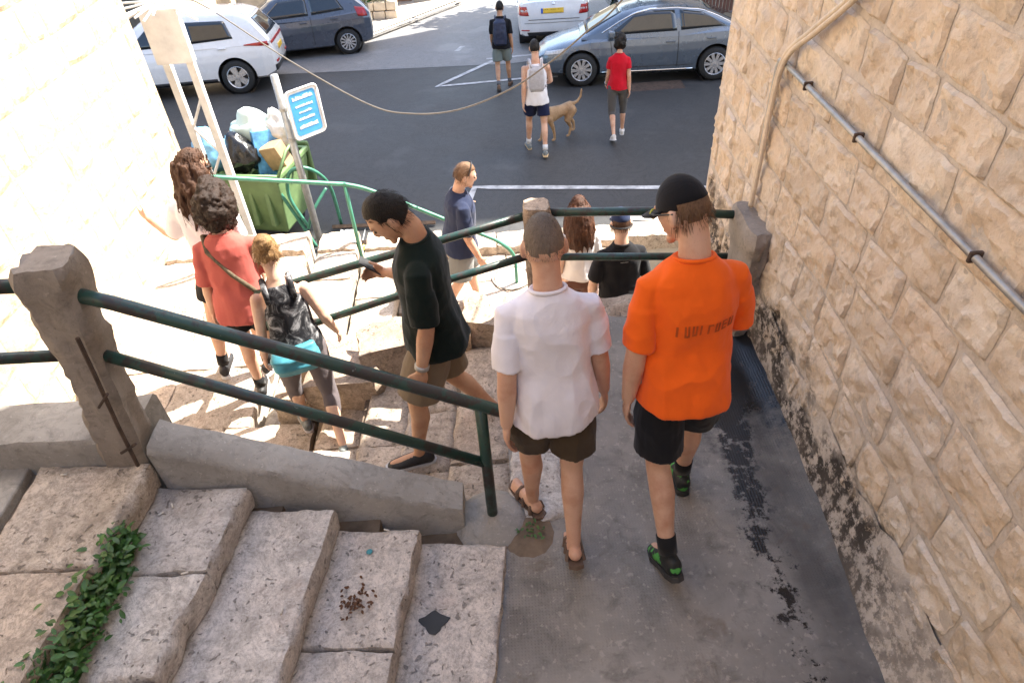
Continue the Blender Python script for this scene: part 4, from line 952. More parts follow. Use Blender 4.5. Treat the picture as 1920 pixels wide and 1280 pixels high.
def plate_(name, poly, y0, y1, mat, parent):
    n = len(poly); V = [(x, y0, z) for x, z in poly] + [(x, y1, z) for x, z in poly]
    o = mesh(name, V, [tuple(range(n)), tuple(range(n, 2*n))[::-1]] + [(i, n+i, n+(i+1) % n, (i+1) % n) for i in range(n)], mat, parent); fixn(o); return o
plate_('panel', rrect(.44, .60, .06), 0, .012, M['steel_white'], sg)
mbx = MB(); mbx.tube([(x, .0, z) for x, z in rrect(.44, .60, .06)+rrect(.44, .60, .06)[:1]], .014, 8); mbx.build('border', M['steel_white'], sg, True)
plate_('blue_field', rrect(.36, .52, .04, ox=.04, oz=.04), -.004, -.001, pm('sign_blue', (.08, .38, .72), .12, 6, .5), sg)
r = random.Random(12)   # the lettering is too worn and blurred to read: uneven white lines
for z, h_, x0, x1 in ((.475, .05, .08, .36), (.385, .03, .10, .34), (.31, .03, .13, .31), (.225, .035, .10, .33), (.12, .05, .09, .35)):
    x = x0; mbx = MB()
    while x < x1:
        wd = r.uniform(.012, .03); hh = h_*r.uniform(.55, 1.0); mbx.box(x, min(x+wd, x1), -.0065, -.0042, z, z+hh); x += wd+r.uniform(.002, .008)
    mbx.build('lettering', M['steel_white'], sg)
# steel stand with cabinet and a fan of rods
fs = thing('steel_stand', 'two-legged white steel stand with cabinet and fan of rods on top', 'stand')
for x, y in ((-3.50, 7.66), (-3.22, 7.60)):
    mb = MB(); mb.box(x-.04, x+.04, y-.04, y+.04, 0, 3.42); mb.build('leg', M['steel_white'], fs, bevel=.006)
for z0, z1 in ((1.5, 1.85), (2.15, 1.85), (2.15, 2.5), (.7, 1.1)): mb = MB(); mb.tube([(-3.47, 7.64, z0), (-3.25, 7.61, z1)], .016, 8); mb.build('brace', M['steel_white'], fs)
mb = MB(); mb.box(-3.52, -3.13, 7.46, 7.56, 2.92, 3.46); mb.build('cabinet', M['steel_white'], fs, bevel=.01)
r = random.Random(6)
for k in range(20):
    a = rad(-40+k*17+r.uniform(-5, 5)); L = r.uniform(.35, .62); d = Vector((math.cos(a), math.sin(a), r.uniform(-.35, -.05)))
    p = Vector((-3.33, 7.62, 3.50)); mb = MB(); mb.tube([p+d*.05, p+d*L], .011, 6); mb.build('rod', M['steel_white'], fs)
mb = MB(); mb.lathe([(.02, 0), (.09, 0), (.09, .05), (.02, .05)], 14, c=(-3.33, 7.62, 3.46)); mb.build('rod_collar', M['steel_white'], fs)
sb = thing('stone_block', 'sunlit pale stone block on a plinth beyond the house corner', 'stone block')
rock('boulder', (-4.0, 8.0, 1.2), (.5, .4, .5), 77, sb, M['lwall']); mb = MB(); mb.box(-4.3, -3.75, 7.8, 8.25, 0, 1.0); mb.build('plinth', M['lmortar'], sb)
# wheeled rubbish bin, overflowing
gb = thing('rubbish_bin', 'big green wheeled rubbish bin overflowing with bags', 'bin', (-3.46, 8.98, 0), rad(-14))
M['bin'] = pm('bin_green_plastic', (.15, .235, .10), .2, 5, .5, .15, 30)
V = []; F = []; nr = 9
for j, (z, w_, d_) in enumerate(((.16, .46, .34), (.22, .50, .37), (.9, .60, .45), (1.02, .61, .46), (1.03, .64, .49), (1.10, .64, .49), (1.10, .58, .43), (.6, .52, .40))):
    V += [(-w_, -d_, z), (w_, -d_, z), (w_, d_, z), (-w_, d_, z)]
F = [(j*4+k, j*4+(k+1) % 4, (j+1)*4+(k+1) % 4, (j+1)*4+k) for j in range(7) for k in range(4)] + [(3, 2, 1, 0), (28, 29, 30, 31)]
o = mesh('tub', V, F, M['bin'], gb); fixn(o); bv = o.modifiers.new('b', 'BEVEL'); bv.width = .03; bv.segments = 2
for x in (-.38, -.13, .12, .37): mb = MB(); mb.box(x-.035, x+.035, -.50, -.36, .25, .98); ob = mb.build('rib', M['bin'], gb, bevel=.015); ob.rotation_euler.x = rad(-6.5); ob.location = (0, -.03, .03)
for sx in (-1, 1):
    mb = MB(); mb.tube([(sx*.60, 0, .98), (sx*.68, 0, .98)], .03, 10); mb.build('trunnion', M['bin'], gb)
    for sy in (-1, 1): mb = MB(); mb.lathe([(0, -.025), (.09, -.025), (.10, 0), (.09, .025), (0, .025)], 16, 'x', (sx*.36, sy*.26, .10)); mb.build('wheel', M['rubber'], gb, True)
mb = MB(); mb.tube([(.64, -.49, 1.08), (.70, -.2, 1.35), (.70, .25, 1.40)], .022, 8); mb.tube([(-.64, -.49, 1.08), (.64, -.49, 1.12)], .025, 8); mb.build('lid_arm', M['bin'], gb, True)
mb = MB(); mb.box(-.62, .62, .52, .58, .45, 1.14); ob = mb.build('lid', M['bin'], gb, bevel=.03)
def bag(name, label, c, s, mat, seed):
    bm = bmesh.new(); bmesh.ops.create_icosphere(bm, subdivisions=4, radius=1)
    for v in bm.verts:
        p = v.co; k = 1+.20*nz(p.x+seed, p.y, p.z, 1.5)+.10*abs(nz(p.x, p.y+seed, p.z, 4))+.03*nz(p.x, p.y, p.z+seed, 11)
        if p.z > .75: k *= 1+(p.z-.75)*1.2
        v.co = Vector((p.x*s[0]*k*(1-.5*max(0, p.z-.6)), p.y*s[1]*k*(1-.5*max(0, p.z-.6)), p.z*s[2]*k))
    me = bpy.data.meshes.new(name); bm.to_mesh(me); bm.free(); me.materials.append(mat); me.polygons.foreach_set('use_smooth', [True]*len(me.polygons))
    ob = bpy.data.objects.new(name, me); link(ob); ob.location = c; tag(ob, label, 'bag'); return ob
blk = pm('black_bin_liner', (.008, .008, .009), .2, 9, .22, .5, 18, spec=.6)
bag('rubbish_bag', 'shiny black knotted rubbish bag on top of the bin', (-3.50, 8.80, 1.25), (.25, .23, .24), blk, 1)
bag('rubbish_bag', 'white and green translucent rubbish bag heaped on the bin', (-3.35, 9.12, 1.42), (.32, .24, .25), NT('w').out((.62, .74, .66), .3, None, spec=.6), 5)
bag('rubbish_bag', 'light blue plastic bag hanging over the bin edge by the stand', (-3.95, 8.95, 1.25), (.24, .24, .28), pm('blue_bag_film', (.20, .48, .75), .2, 4, .3, .4, 14), 9)
bag('rubbish_bag', 'small white paper bag stuffed at the back of the bin', (-2.98, 9.10, 1.45), (.20, .16, .22), pm('white_bag', (.68, .66, .62), .15, 6, .5, .4, 12), 13)
mb = MB(); mb.box(-.17, .17, -.05, .05, 0, .62); ob = mb.build('cardboard_box', pm('blue_print_carton', (.10, .30, .55), .5, 9, .5), None, bevel=.008); ob.location = (-3.16, 8.78, .92); ob.rotation_euler = (rad(-14), rad(8), rad(30)); tag(ob, 'tall blue printed carton standing in the bin', 'carton')
mb = MB(); mb.box(-.14, .14, -.10, .10, 0, .34); ob = mb.build('cardboard_box', pm('brown_carton', (.42, .28, .16), .2, 9, .8), None, bevel=.006); ob.location = (-2.98, 8.82, 1.05); ob.rotation_euler = (rad(10), rad(-14), rad(-20)); tag(ob, 'brown cardboard box crammed at the bin corner', 'carton')
# broken tubular barrier
bb = thing('tubular_barrier', 'bent pale green tubular barrier between bin and sign pole', 'barrier')
mb = MB(); mb.tube(bez([(-3.02, 8.45, .86), (-2.86, 8.42, .42), (-2.70, 8.36, .0)], 16), .024, 10); mb.build('diagonal_tube', M['rail_light'], bb, True)
mb = MB(); mb.tube(bez([(-2.74, 8.4, .30), (-2.90, 8.45, .75), (-2.82, 8.45, 1.10), (-2.62, 8.45, 1.18), (-2.45, 8.55, 1.02), (-2.38, 8.7, .70), (-2.42, 8.92, .0)], 40), .024, 10); mb.build('hoop_tube', M['rail_light'], bb, True)
mb = MB(); mb.tube(bez([(-2.74, 8.36, .30), (-2.62, 8.4, .55), (-2.42, 8.6, .78)], 14), .022, 10); mb.build('cross_tube', M['rail_light'], bb, True)
df = thing('drain_grating', 'rusty angle-iron drain frame lying in the road by the retaining wall', 'drain')
for a, b in (((-2.52, 8.78), (-1.0, 8.71)), ((-2.53, 8.34), (-1.1, 8.25))):
    mb = MB(); d = Vector((b[0]-a[0], b[1]-a[1])).normalized(); mb.tube([(a[0], a[1], .05), (b[0], b[1], .05)], .035, 4); mb.build('angle_iron', M['rust'], df)
for k in range(8): x = -2.4+k*.18; mb = MB(); mb.box(x-.008, x+.008, 8.33, 8.74, .004, .016); mb.build('grate_bar', M['galv'], df)
r = random.Random(2)
for lab, c, x, y in (('crumpled white and orange wrapper by the drain frame', (.65, .60, .55), -2.36, 8.24), ('crumpled blue printed wrapper lying under the drain frame', (.08, .12, .5), -2.22, 8.17), ('yellow food wrapper lying beside the retaining wall', (.6, .42, .05), -2.02, 8.18), ('flat white paper sheet on the drain grate', (.7, .7, .7), -2.28, 8.62)):
    V = []; F = []
    for j in range(6):
        for i in range(6): V.append((x+(i/5-.5)*.2, y+(j/5-.5)*.12, .03+.035*r.random()))
    F = [(j*6+i, j*6+i+1, j*6+i+7, j*6+i+6) for j in range(5) for i in range(5)]
    ob = mesh('wrapper', V, F, pm('wrapper_print', c, .35, 22, .4), None); tag(ob, lab, 'litter'); sm = ob.modifiers.new('s', 'SOLIDIFY'); sm.thickness = .003

# ================================================================ PEOPLE
VL = bpy.context.view_layer
def remesh(name, mb, mat, parent, vox, it=4, disp=None):
    me = bpy.data.meshes.new(name); me.from_pydata([tuple(v) for v in mb.V], [], [tuple(f) for f in mb.F]); me.update()
    bm = bmesh.new(); bm.from_mesh(me); bmesh.ops.recalc_face_normals(bm, faces=bm.faces); bm.to_mesh(me); bm.free()
    o = bpy.data.objects.new(name, me); COL.objects.link(o)
    m = o.modifiers.new('r', 'REMESH'); m.mode = 'VOXEL'; m.voxel_size = vox; m.adaptivity = 0
    if it: s_ = o.modifiers.new('s', 'SMOOTH'); s_.factor = .5; s_.iterations = it
    VL.update(); dg = bpy.context.evaluated_depsgraph_get(); me2 = bpy.data.meshes.new_from_object(o.evaluated_get(dg))
    bpy.data.objects.remove(o); bpy.data.meshes.remove(me)
    if disp:
        nrm = [v.normal.copy() for v in me2.vertices]
        for v, q in zip(me2.vertices, nrm): v.co += q*disp(v.co)
    me2.materials.clear(); me2.materials.append(mat); me2.polygons.foreach_set('use_smooth', [True]*len(me2.polygons))
    o = bpy.data.objects.new(name, me2); link(o, parent); return o
def ring_loft(mb, rings, n=20):
    """rings: (center, xaxis, yaxis, rx, ry[, squareness])"""
    V = []; F = []; m = len(rings)
    for c, ax, ay, rx, ry, *sq in rings:
        e = sq[0] if sq else 1.0
        for k in range(n):
            a = 2*math.pi*k/n; ca, sa = math.cos(a), math.sin(a)
            x = math.copysign(abs(ca)**e, ca)*rx; y = math.copysign(abs(sa)**e, sa)*ry
            V.append(Vector(c)+Vector(ax)*x+Vector(ay)*y)
    F = [(i*n+k, i*n+(k+1) % n, (i+1)*n+(k+1) % n, (i+1)*n+k) for i in range(m-1) for k in range(n)]
    F.append(tuple(range(n))[::-1]); F.append(tuple((m-1)*n+k for k in range(n)))
    mb.add(V, F)
def limb(mb, pts, rr, n=14, round_ends=True):
    P = [Vector(p) for p in pts]; R = list(rr)
    if round_ends:
        t0 = (P[0]-P[1]).normalized(); t1 = (P[-1]-P[-2]).normalized()
        P = [P[0]+t0*R[0]*.85, P[0]+t0*R[0]*.5] + P + [P[-1]+t1*R[-1]*.5, P[-1]+t1*R[-1]*.85]; R = [R[0]*.45, R[0]*.85] + R + [R[-1]*.85, R[-1]*.45]
    mb.tube(P, R, n)
def ell(mb, c, r3, rot=None, n=12):
    V = []; F = []
    for j in range(1, n):
        th = math.pi*j/n
        for k in range(2*n):
            a = math.pi*k/n; v = Vector((r3[0]*math.sin(th)*math.cos(a), r3[1]*math.sin(th)*math.sin(a), r3[2]*math.cos(th)))
            V.append(Vector(c)+(rot @ v if rot else v))
    W = 2*n; F = [(j*W+k, (j+1)*W+k, (j+1)*W+(k+1) % W, j*W+(k+1) % W) for j in range(n-2) for k in range(W)]
    top = Vector(c)+(rot @ Vector((0, 0, r3[2])) if rot else Vector((0, 0, r3[2]))); bot = Vector(c)-(top-Vector(c))
    V += [top, bot]; a, b = len(V)-2, len(V)-1
    F += [(a, k, (k+1) % W) for k in range(W)] + [(b, (n-2)*W+(k+1) % W, (n-2)*W+k) for k in range(W)]
    mb.add(V, F)
RX = lambda d: Matrix.Rotation(rad(d), 3, 'X')
RY = lambda d: Matrix.Rotation(rad(d), 3, 'Y')
RZ = lambda d: Matrix.Rotation(rad(d), 3, 'Z')
SKIN = {'light': skin('skin_light', (.60, .37, .26)), 'tan': skin('skin_tan', (.50, .29, .18)), 'pale': skin('skin_pale', (.64, .43, .32))}
SHOE = {}
def person(name, label, loc, rz, H=1.75, pose=None, skin_m='light', shirt=None, sleeve=.55, shorts=None, short_len=.62, hair=None, hair_style='short', shoe=None, sole=(.7, .7, .7), sock=None, vox=.008, build=1.0, cap=None, hem=.0, tank=False, female=False, glasses=None, pants_tight=False, group=None, fold=.006, sandals=False, watch=None):
    pose = pose or {}
    s = H/1.75; root = thing(name, label, 'person', loc, rad(rz), group)
    lean = pose.get('lean', 3); hipz = .93*s
    T = RX(-lean) @ RZ(pose.get('twist', 0))
    pel = Vector((0, 0, hipz))
    up = lambda x, y, z: pel + T @ Vector((x*s, y*s, (z-.93)*s))
    B = build; fw = .92 if female else 1.0
    shw = (.152 if female else .166)*B
    J = {}
    for sd, sg in (('l', -1), ('r', 1)):
        L = pose.get('leg_'+sd, (0, 2, 3, 0))       # hip flex, abduction, knee, foot pitch
        hip = pel + Vector((sg*.092*s, 0, -.02*s)); M1 = RZ(pose.get('toe_'+sd, 6)*-sg) @ RY(-sg*L[1]) @ RX(L[0])
        knee = hip + M1 @ Vector((0, .0, -.43*s)); M2 = RZ(pose.get('toe_'+sd, 6)*-sg) @ RY(-sg*L[1]*.5) @ RX(L[0]-L[2]); ank = knee + M2 @ Vector((0, 0, -.41*s))
        Mf = RZ(pose.get('toe_'+sd, 6)*-sg) @ RX(L[3]); J['leg'+sd] = (hip, knee, ank, Mf, M1, M2)
        A = pose.get('arm_'+sd, (0, 8, 10, 0))      # flex, abduction, elbow, forearm yaw
        sh = up(sg*shw/1.0, -.005, 1.372); A1 = T @ RY(-sg*A[1]) @ RX(A[0]); el_ = sh + A1 @ Vector((0, 0, -.285*s)); A2 = A1 @ RZ(sg*A[3]) @ RX(A[2]); wr = el_ + A2 @ Vector((0, 0, -.245*s)); J['arm'+sd] = (sh, el_, wr, A1, A2)
    # stand on the ground: lowest sole at z = 0
    soles = []
    for sd in 'lr':
        h_, k_, a_, Mf, *_ = J['leg'+sd]
        for q in ((0, -.06, -.085), (0, .16, -.085)): soles.append((a_ + Mf @ (Vector(q)*s)).z)
    dz = -min(soles); root.location.z += dz*1.0
    bm_ = MB(); sk_ = SKIN[skin_m]
    X, Y = Vector((1, 0, 0)), Vector((0, 1, 0)); TX, TY = T @ X, T @ Y
    # torso
    W = [(.86, .135, .095, 0), (.95, .155, .108, -.01), (1.05, .138 if female else .148, .095, 0), (1.18, .142 if female else .158, .10, .005), (1.30, .150 if female else .165, .108, 0), (1.37, .138 if female else .155, .09, -.008), (1.425, .095, .065, -.012), (1.47, .055, .052, -.008)]
    ring_loft(bm_, [(up(0, yo, z), TX, TY, wx*s*B*.93, wy*s*B*.93) for z, wx, wy, yo in W], 22)
    # neck + head
    hp, hy = pose.get('head', (0, 0)); Hm = T @ RZ(hy) @ RX(-hp); nb = up(0, -.012, 1.46); hc = up(0, .012, 1.535) + Hm @ Vector((0, .018*s, .095*s))
    limb(bm_, [nb, up(0, .0, 1.52), hc + Hm @ Vector((0, -.02, -.05))*s], [.060*s*(.85 if female else 1.0), .056*s*(.85 if female else 1), .058*s], 14)
    hs = s**.5
    def headpt(d, k=1.0):
        t = max(0, -d.z); x = d.x*.076*(1-.30*t*t); y = d.y*.099 + .012*t - (.025*t*t if d.y < 0 else 0)*-1; z = d.z*.120
        if d.y < -.2 and d.z < -.3: y *= .82
        return hc + Hm @ (Vector((x, y, z))*hs*k)
    def headmesh(mbx, k=1.0, cut=None, n=14, disp=None):
        V = []; F = []
        for j in range(n+1):
            th = math.pi*j/n
            for q in range(2*n):
                a = math.pi*q/n; d = Vector((math.sin(th)*math.cos(a), math.sin(th)*math.sin(a), math.cos(th)))
                kk = k*(1+(disp(d) if disp else 0)); V.append(headpt(d, kk))
        Wn = 2*n; F = [(j*Wn+q, (j+1)*Wn+q, (j+1)*Wn+(q+1) % Wn, j*Wn+(q+1) % Wn) for j in range(n) for q in range(Wn)]
        mbx.add(V, F)
    headmesh(bm_)
    ell(bm_, hc+Hm @ Vector((0, .104, -.018))*hs, (.013*hs, .018*hs, .026*hs), Hm, 8); ell(bm_, hc+Hm @ Vector((0, .09, .028))*hs, (.05*hs, .012*hs, .012*hs), Hm, 8)
    ell(bm_, hc+Hm @ Vector((0, .094, -.066))*hs, (.024*hs, .010*hs, .009*hs), Hm, 8); ell(bm_, hc+Hm @ Vector((0, .082, -.100))*hs, (.026*hs, .018*hs, .018*hs), Hm, 8)
    for sg in (-1, 1): ell(bm_, hc+Hm @ Vector((sg*.080, -.008, -.012))*hs, (.011*hs, .020*hs, .033*hs), Hm @ RZ(sg*20), 8)
    # arms + hands, legs
    for sd, sg in (('l', -1), ('r', 1)):
        sh, el_, wr, A1, A2 = J['arm'+sd]; ag = (.88 if female else 1.0)*s*(.94+.06*B)
        limb(bm_, [sh.lerp(el_, .10), sh.lerp(el_, .40), el_, el_.lerp(wr, .3), wr], [(.044 if not tank else .050)*ag, .048*ag, .041*ag, .043*ag, .028*ag], 14)
        hs_ = s*(.92 if female else 1.0); hm = A2 @ RZ(sg*pose.get('palm_'+sd, 80)); grip = pose.get('grip_'+sd, 22)
        pc = wr + A2 @ Vector((0, 0, -.05*hs_))
        ell(bm_, pc, (.040*hs_, .017*hs_, .055*hs_), hm, 10)
        for fi, (fx, fl) in enumerate(((-.030, .070), (-.010, .082), (.010, .077), (.029, .060))):
            p0 = pc + hm @ Vector((fx*hs_, 0, -.035*hs_)); d1 = hm @ RX(grip) @ Vector((0, 0, -1)); d2 = hm @ RX(grip*2.1) @ Vector((0, 0, -1))
            p1 = p0+d1*fl*.62*hs_; p2 = p1+d2*fl*.5*hs_
            limb(bm_, [p0, p1, p2], [.0095*hs_, .0088*hs_, .0075*hs_], 8)
        th = hm @ Vector((sg*.8, .35, -.75)).normalized()
        t0 = pc + hm @ Vector((sg*.028*hs_, .004, .018*hs_)); limb(bm_, [t0, t0+th*.04*hs_, t0+th*.04*hs_+(th+hm @ Vector((0, 0, -1))).normalized()*.030*hs_], [.013*hs_, .011*hs_, .009*hs_], 8)
        hip, knee, ank, Mf, M1, M2 = J['leg'+sd]; lg = s*(.97+.03*B)*(.95 if female else 1)
        calf = knee.lerp(ank, .30) + M2 @ Vector((0, -.016*s, 0))
        limb(bm_, [hip+Vector((0, 0, .03)), hip.lerp(knee, .35), hip.lerp(knee, .8), knee, calf, knee.lerp(ank, .72), ank], [.088*lg, .082*lg, .060*lg, .053*lg, .055*lg, .040*lg, .034*lg], 16)
        # foot (bare shape inside the shoe)
        f = lambda x, y, z: ank + Mf @ (Vector((x, y, z))*s)
        limb(bm_, [f(0, -.035, -.05), f(0, .04, -.045), f(0, .11, -.065), f(0, .165, -.072)], [.034*s, .036*s, .033*s, .024*s], 12)
        if sandals:
            for q, (ty, tl) in enumerate(((.175, .040), (.178, .036), (.170, .032), (.160, .030), (.148, .026))):
                tx = (-.028+.0145*q)*(1 if sd == 'r' else -1); limb(bm_, [f(tx, ty-.02, -.074), f(tx, ty+tl*.7, -.078)], [.0105*s, .0085*s], 8)
        if shoe:
            if sandals:
                sl = MB(); out = [(.0, -.085), (.036, -.07), (.036, 0), (.044, .10), (.034, .19), (0, .215), (-.034, .19), (-.044, .10), (-.036, 0), (-.036, -.07)]
                sl.add([f(x, y, -.108) for x, y in out]+[f(x, y, -.086) for x, y in out], [tuple(range(10))[::-1], tuple(range(10, 20))]+[(i, (i+1) % 10, 10+(i+1) % 10, 10+i) for i in range(10)]); so = sl.build('sandal', shoe, root)
                for y0 in (.09, .035, -.03):
                    st_ = MB(); st_.tube([f(-.042, y0, -.088), f(-.034, y0+.01, -.045), f(0, y0+.015, -.028), f(.034, y0+.01, -.045), f(.042, y0, -.088)], .011*s, 6); st_.build('strap', shoe, so)
            else:
                um = MB(); ring_loft(um, [(f(0, -.080, -.045), Mf @ X, Mf @ Vector((0, 0, 1)), .018*s, .034*s), (f(0, -.062, -.048), Mf @ X, Mf @ Vector((0, 0, 1)), .036*s, .046*s), (f(0, -.01, -.046), Mf @ X, Mf @ Vector((0, 0, 1)), .041*s, .050*s), (f(0, .05, -.056), Mf @ X, Mf @ Vector((0, 0, 1)), .043*s, .043*s), (f(0, .12, -.070), Mf @ X, Mf @ Vector((0, 0, 1)), .046*s, .031*s), (f(0, .175, -.078), Mf @ X, Mf @ Vector((0, 0, 1)), .036*s, .023*s), (f(0, .20, -.082), Mf @ X, Mf @ Vector((0, 0, 1)), .016*s, .012*s)], 16)
                so = remesh('shoe', um, shoe, root, max(.006, vox*.8), 3)
                sl = MB(); out = [(0, -.092), (.03, -.08), (.042, -.03), (.040, .04), (.050, .12), (.038, .185), (.012, .215), (-.012, .215), (-.038, .185), (-.050, .12), (-.040, .04), (-.042, -.03), (-.03, -.08)]; n_ = len(out)
                sl.add([f(x, y, -.108) for x, y in out]+[f(x*.97, y*.985, -.080) for x, y in out], [tuple(range(n_))[::-1], tuple(range(n_, 2*n_))]+[(i, (i+1) % n_, n_+(i+1) % n_, n_+i) for i in range(n_)])
                if isinstance(sole, tuple): sole = SHOE.setdefault(sole, pm('shoe_sole', sole, .1, 20, .7))
                sl.build('sole', sole, so)
        if sock: sm_ = MB(); limb(sm_, [ank+M2 @ Vector((0, 0, -.005)), knee.lerp(ank, .80)], [.043*s, .044*s], 14, False); sm_.build('sock', sock, root, True)
    body = remesh('body', bm_, sk_, root, vox, 4)
    # eyes
    for sg in (-1, 1):
        e = MB(); ell(e, hc+Hm @ Vector((sg*.031, .0885, .006))*hs, (.013*hs, .009*hs, .008*hs), Hm, 6); e.build('eye', M['ink'] if H < 0 else pm('eye_dark', (.05, .035, .025), .1, 20, .2) if 'eye_dark' not in bpy.data.materials else bpy.data.materials['eye_dark'], root, True)
    # clothes
    def folds(amp, seed):
        def fn(p):
            t = max(0, min(1, (1.46*s-p.z)/(.55*s)))
            a1 = abs(nz(p.x*5.5+seed+p.z*1.2, p.y*5.5, p.z*1.5, 1.0, 2)); a2 = abs(nz(p.x*4-p.z*4.5, p.y*5, p.z*3.2+p.x*4+seed, 1.0, 2)); a3 = nz(p.x*16, p.y*16, p.z*6+seed, 1.0, 2)
            return amp*((.55+.9*t)*(.42-1.5*a1) + (.5+.5*t)*(.35-1.3*a2) + .12*a3)
        return fn
    seed = int(abs(loc[0])*91+abs(loc[1])*37) % 89
    if shirt:
        sm_ = MB(); ez = 1.0; low = .865+hem
        prof = [(low, .192, .150, -.008), (low+.03, .192, .150, -.008), (1.0, .178, .138, -.004), (1.10, .168 if not female else .154, .126, .002), (1.22, .172 if not female else .156, .124, .004), (1.32, .176 if not female else .158, .120, 0), (1.385, .160 if not female else .146, .100, -.008), (1.425, .118, .080, -.012), (1.452, .086, .070, -.011), (1.468, .072, .066, -.010)]
        if tank: prof = [(z, a*(.97 if z < 1.3 else .80 if z < 1.36 else .62 if z < 1.41 else .55), b*.97, c) for z, a, b, c in prof if z < 1.45]
        ring_loft(sm_, [(up(0, yo, z), TX, TY, wx*s*B*1.0, wy*s*B*1.02, .88) for z, wx, wy, yo in prof], 28)
        if not tank:
            for sd, sg in (('l', -1), ('r', 1)):
                sh, el_, wr, A1, A2 = J['arm'+sd]; e = sh.lerp(el_, sleeve/.62 if sleeve < .62 else 1.0)
                limb(sm_, [up(sg*.06, -.008, 1.392), sh + Vector((0, 0, -.014)), sh.lerp(e, .5)], [.050*s, .056*s*B, .057*s*B], 16)
                V0 = sh.lerp(e, .35); ring_loft(sm_, [(V0, A1 @ X, A1 @ Y, .057*s*B, .062*s*B), (e, A1 @ X, A1 @ Y, .060*s*B, .068*s*B)], 18)
        so = remesh('shirt', sm_, shirt, root, vox, 3, folds(fold*2.1, seed)); root['_shirt'] = so.name
        if not tank:
            cr = MB(); n_ = 22; cr.tube([up(.071*math.cos(a), -.012+.064*math.sin(a), 1.464+.010*-math.sin(a)) for a in np.linspace(0, 2*math.pi, n_+1)], .0085*s, 6, False); cr.build('collar', shirt, so, True)
        if tank:
            for sg in (-1, 1):
                t_ = MB(); t_.tube([up(sg*.085, -.098*B, 1.33), up(sg*.088, -.075, 1.42), up(sg*.088, -.01, 1.468), up(sg*.088, .06, 1.43), up(sg*.085, .105, 1.33)], .020*s, 8); t_.build('shoulder_strap', shirt, root, True)
    if shorts:
        sm_ = MB(); tg = .80 if pants_tight else 1.0
        ring_loft(sm_, [(up(0, 0, z), TX, TY, wx*s*B*(.93+.07*tg), wy*s*B*(.93+.07*tg), .9) for z, wx, wy in ((1.03, .132, .096), (.97, .144, .106), (.90, .158, .118), (.84, .150, .112), (.80, .10, .08))], 26)
        for sd, sg in (('l', -1), ('r', 1)):
            hip, knee, ank, Mf, M1, M2 = J['leg'+sd]
            if short_len <= 1.0:
                e = hip.lerp(knee, short_len/.86 if short_len < .86 else 1.0)
                ring_loft(sm_, [(hip+Vector((0, 0, .01*s)), M1 @ X, M1 @ Y, .078*s*B, .100*s*B), (hip.lerp(e, .5), M1 @ X, M1 @ Y, .100*s*tg*B, .112*s*tg*B), (e, M1 @ X, M1 @ Y, (.104 if tg == 1 else .072)*s*B*(.97+.03*tg), (.112 if tg == 1 else .078)*s*B)], 20)
            else:
                e = knee.lerp(ank, short_len-1.0); limb(sm_, [hip, hip.lerp(knee, .5), knee, knee.lerp(e, .5), e], [.100*s, .088*s, .064*s, .064*s, .056*s], 16)
        so = remesh('shorts', sm_, shorts, root, vox, 3, folds(fold*1.1, seed+7))
    # hair
    if hair:
        hm_ = MB()
        if hair_style in ('short', 'buzz'):
            k = .005 if hair_style == 'buzz' else .022 if cap else .045
            def dsp(d): 
                front = d.y > .35 and d.z < .55; low_ = d.z < (-.14 if hair_style == 'buzz' else -.28 if cap else -.42) + .03*nz(d.x*4, d.y*4, 3); ear = abs(d.x) > .8 and d.z < -.05 and d.y > -.3
                return (-.08 if (front or low_ or ear or (cap and d.z > .45) or (d.y > .1 and d.z < .15)) else k*(1+.5*max(0, d.z)) + .02*nz(d.x*3, d.y*3, d.z*3)*(k > .02))
            headmesh(hm_, 1.0, n=22, disp=dsp); ob = mesh('hair', hm_.V, hm_.F, hair, root, True); fixn(ob)
        elif hair_style in ('curly', 'afro'):
            rr_ = random.Random(seed); big = 1.45 if hair_style == 'curly' else .55
            for q in range(170):
                d = Vector((rr_.gauss(0, 1), rr_.gauss(0, 1), rr_.gauss(0, 1))).normalized()
                if (d.y > .45 and d.z < .5) or d.z < -.75: continue
                p = headpt(d, 1.0+big*rr_.uniform(.05, .30)); ell(hm_, p, [rr_.uniform(.026, .044)*hs*(.6+.4*big)]*3, None, 5)
            remesh('hair', hm_, hair, root, max(.009, vox), 1, lambda p: .010*nz(p.x, p.y, p.z+seed, 42, 3) + .006*nz(p.x, p.y, p.z, 95, 2))
        elif hair_style in ('long', 'wavy'):
            def dsp(d): return -.08 if (d.y > .38 and d.z < .5) or (d.z < -.45 and d.y > -.1) else .07
            headmesh(hm_, 1.0, n=16, disp=dsp); rr_ = random.Random(seed); wv = .016 if hair_style == 'wavy' else .006
            for q in range(46):
                a = rad(lerp(-205, 25, q/45)+rr_.uniform(-4, 4)); d = Vector((math.cos(a), math.sin(a), rr_.uniform(-.1, .35))).normalized()
                p0 = headpt(d, 1.03); ln = (.36+rr_.uniform(-.06, .05))*s*(1 if math.sin(a) < .1 else .75)
                pts = []; od = T @ Vector((math.cos(a)*.6, math.sin(a)*.5-.35, 0))
                for t in np.linspace(0, 1, 7): pts.append(p0 + T @ Vector((0, 0, -ln*t)) + od*(.09*math.sin(t*1.9)*s) + T @ Vector((wv*math.sin(9*t+q), wv*math.cos(8*t+q*2), 0)))
                limb(hm_, pts, [.020, .022, .022, .021, .019, .015, .008], 7)
            remesh('hair', hm_, hair, root, max(.007, vox*.9), 1, lambda p: .005*nz(p.x*3, p.y*3, p.z*.5+seed, 30, 2))
        elif hair_style == 'bun':
            def dsp(d): return -.08 if (d.y > .40 and d.z < .5) or d.z < -.5 else .05
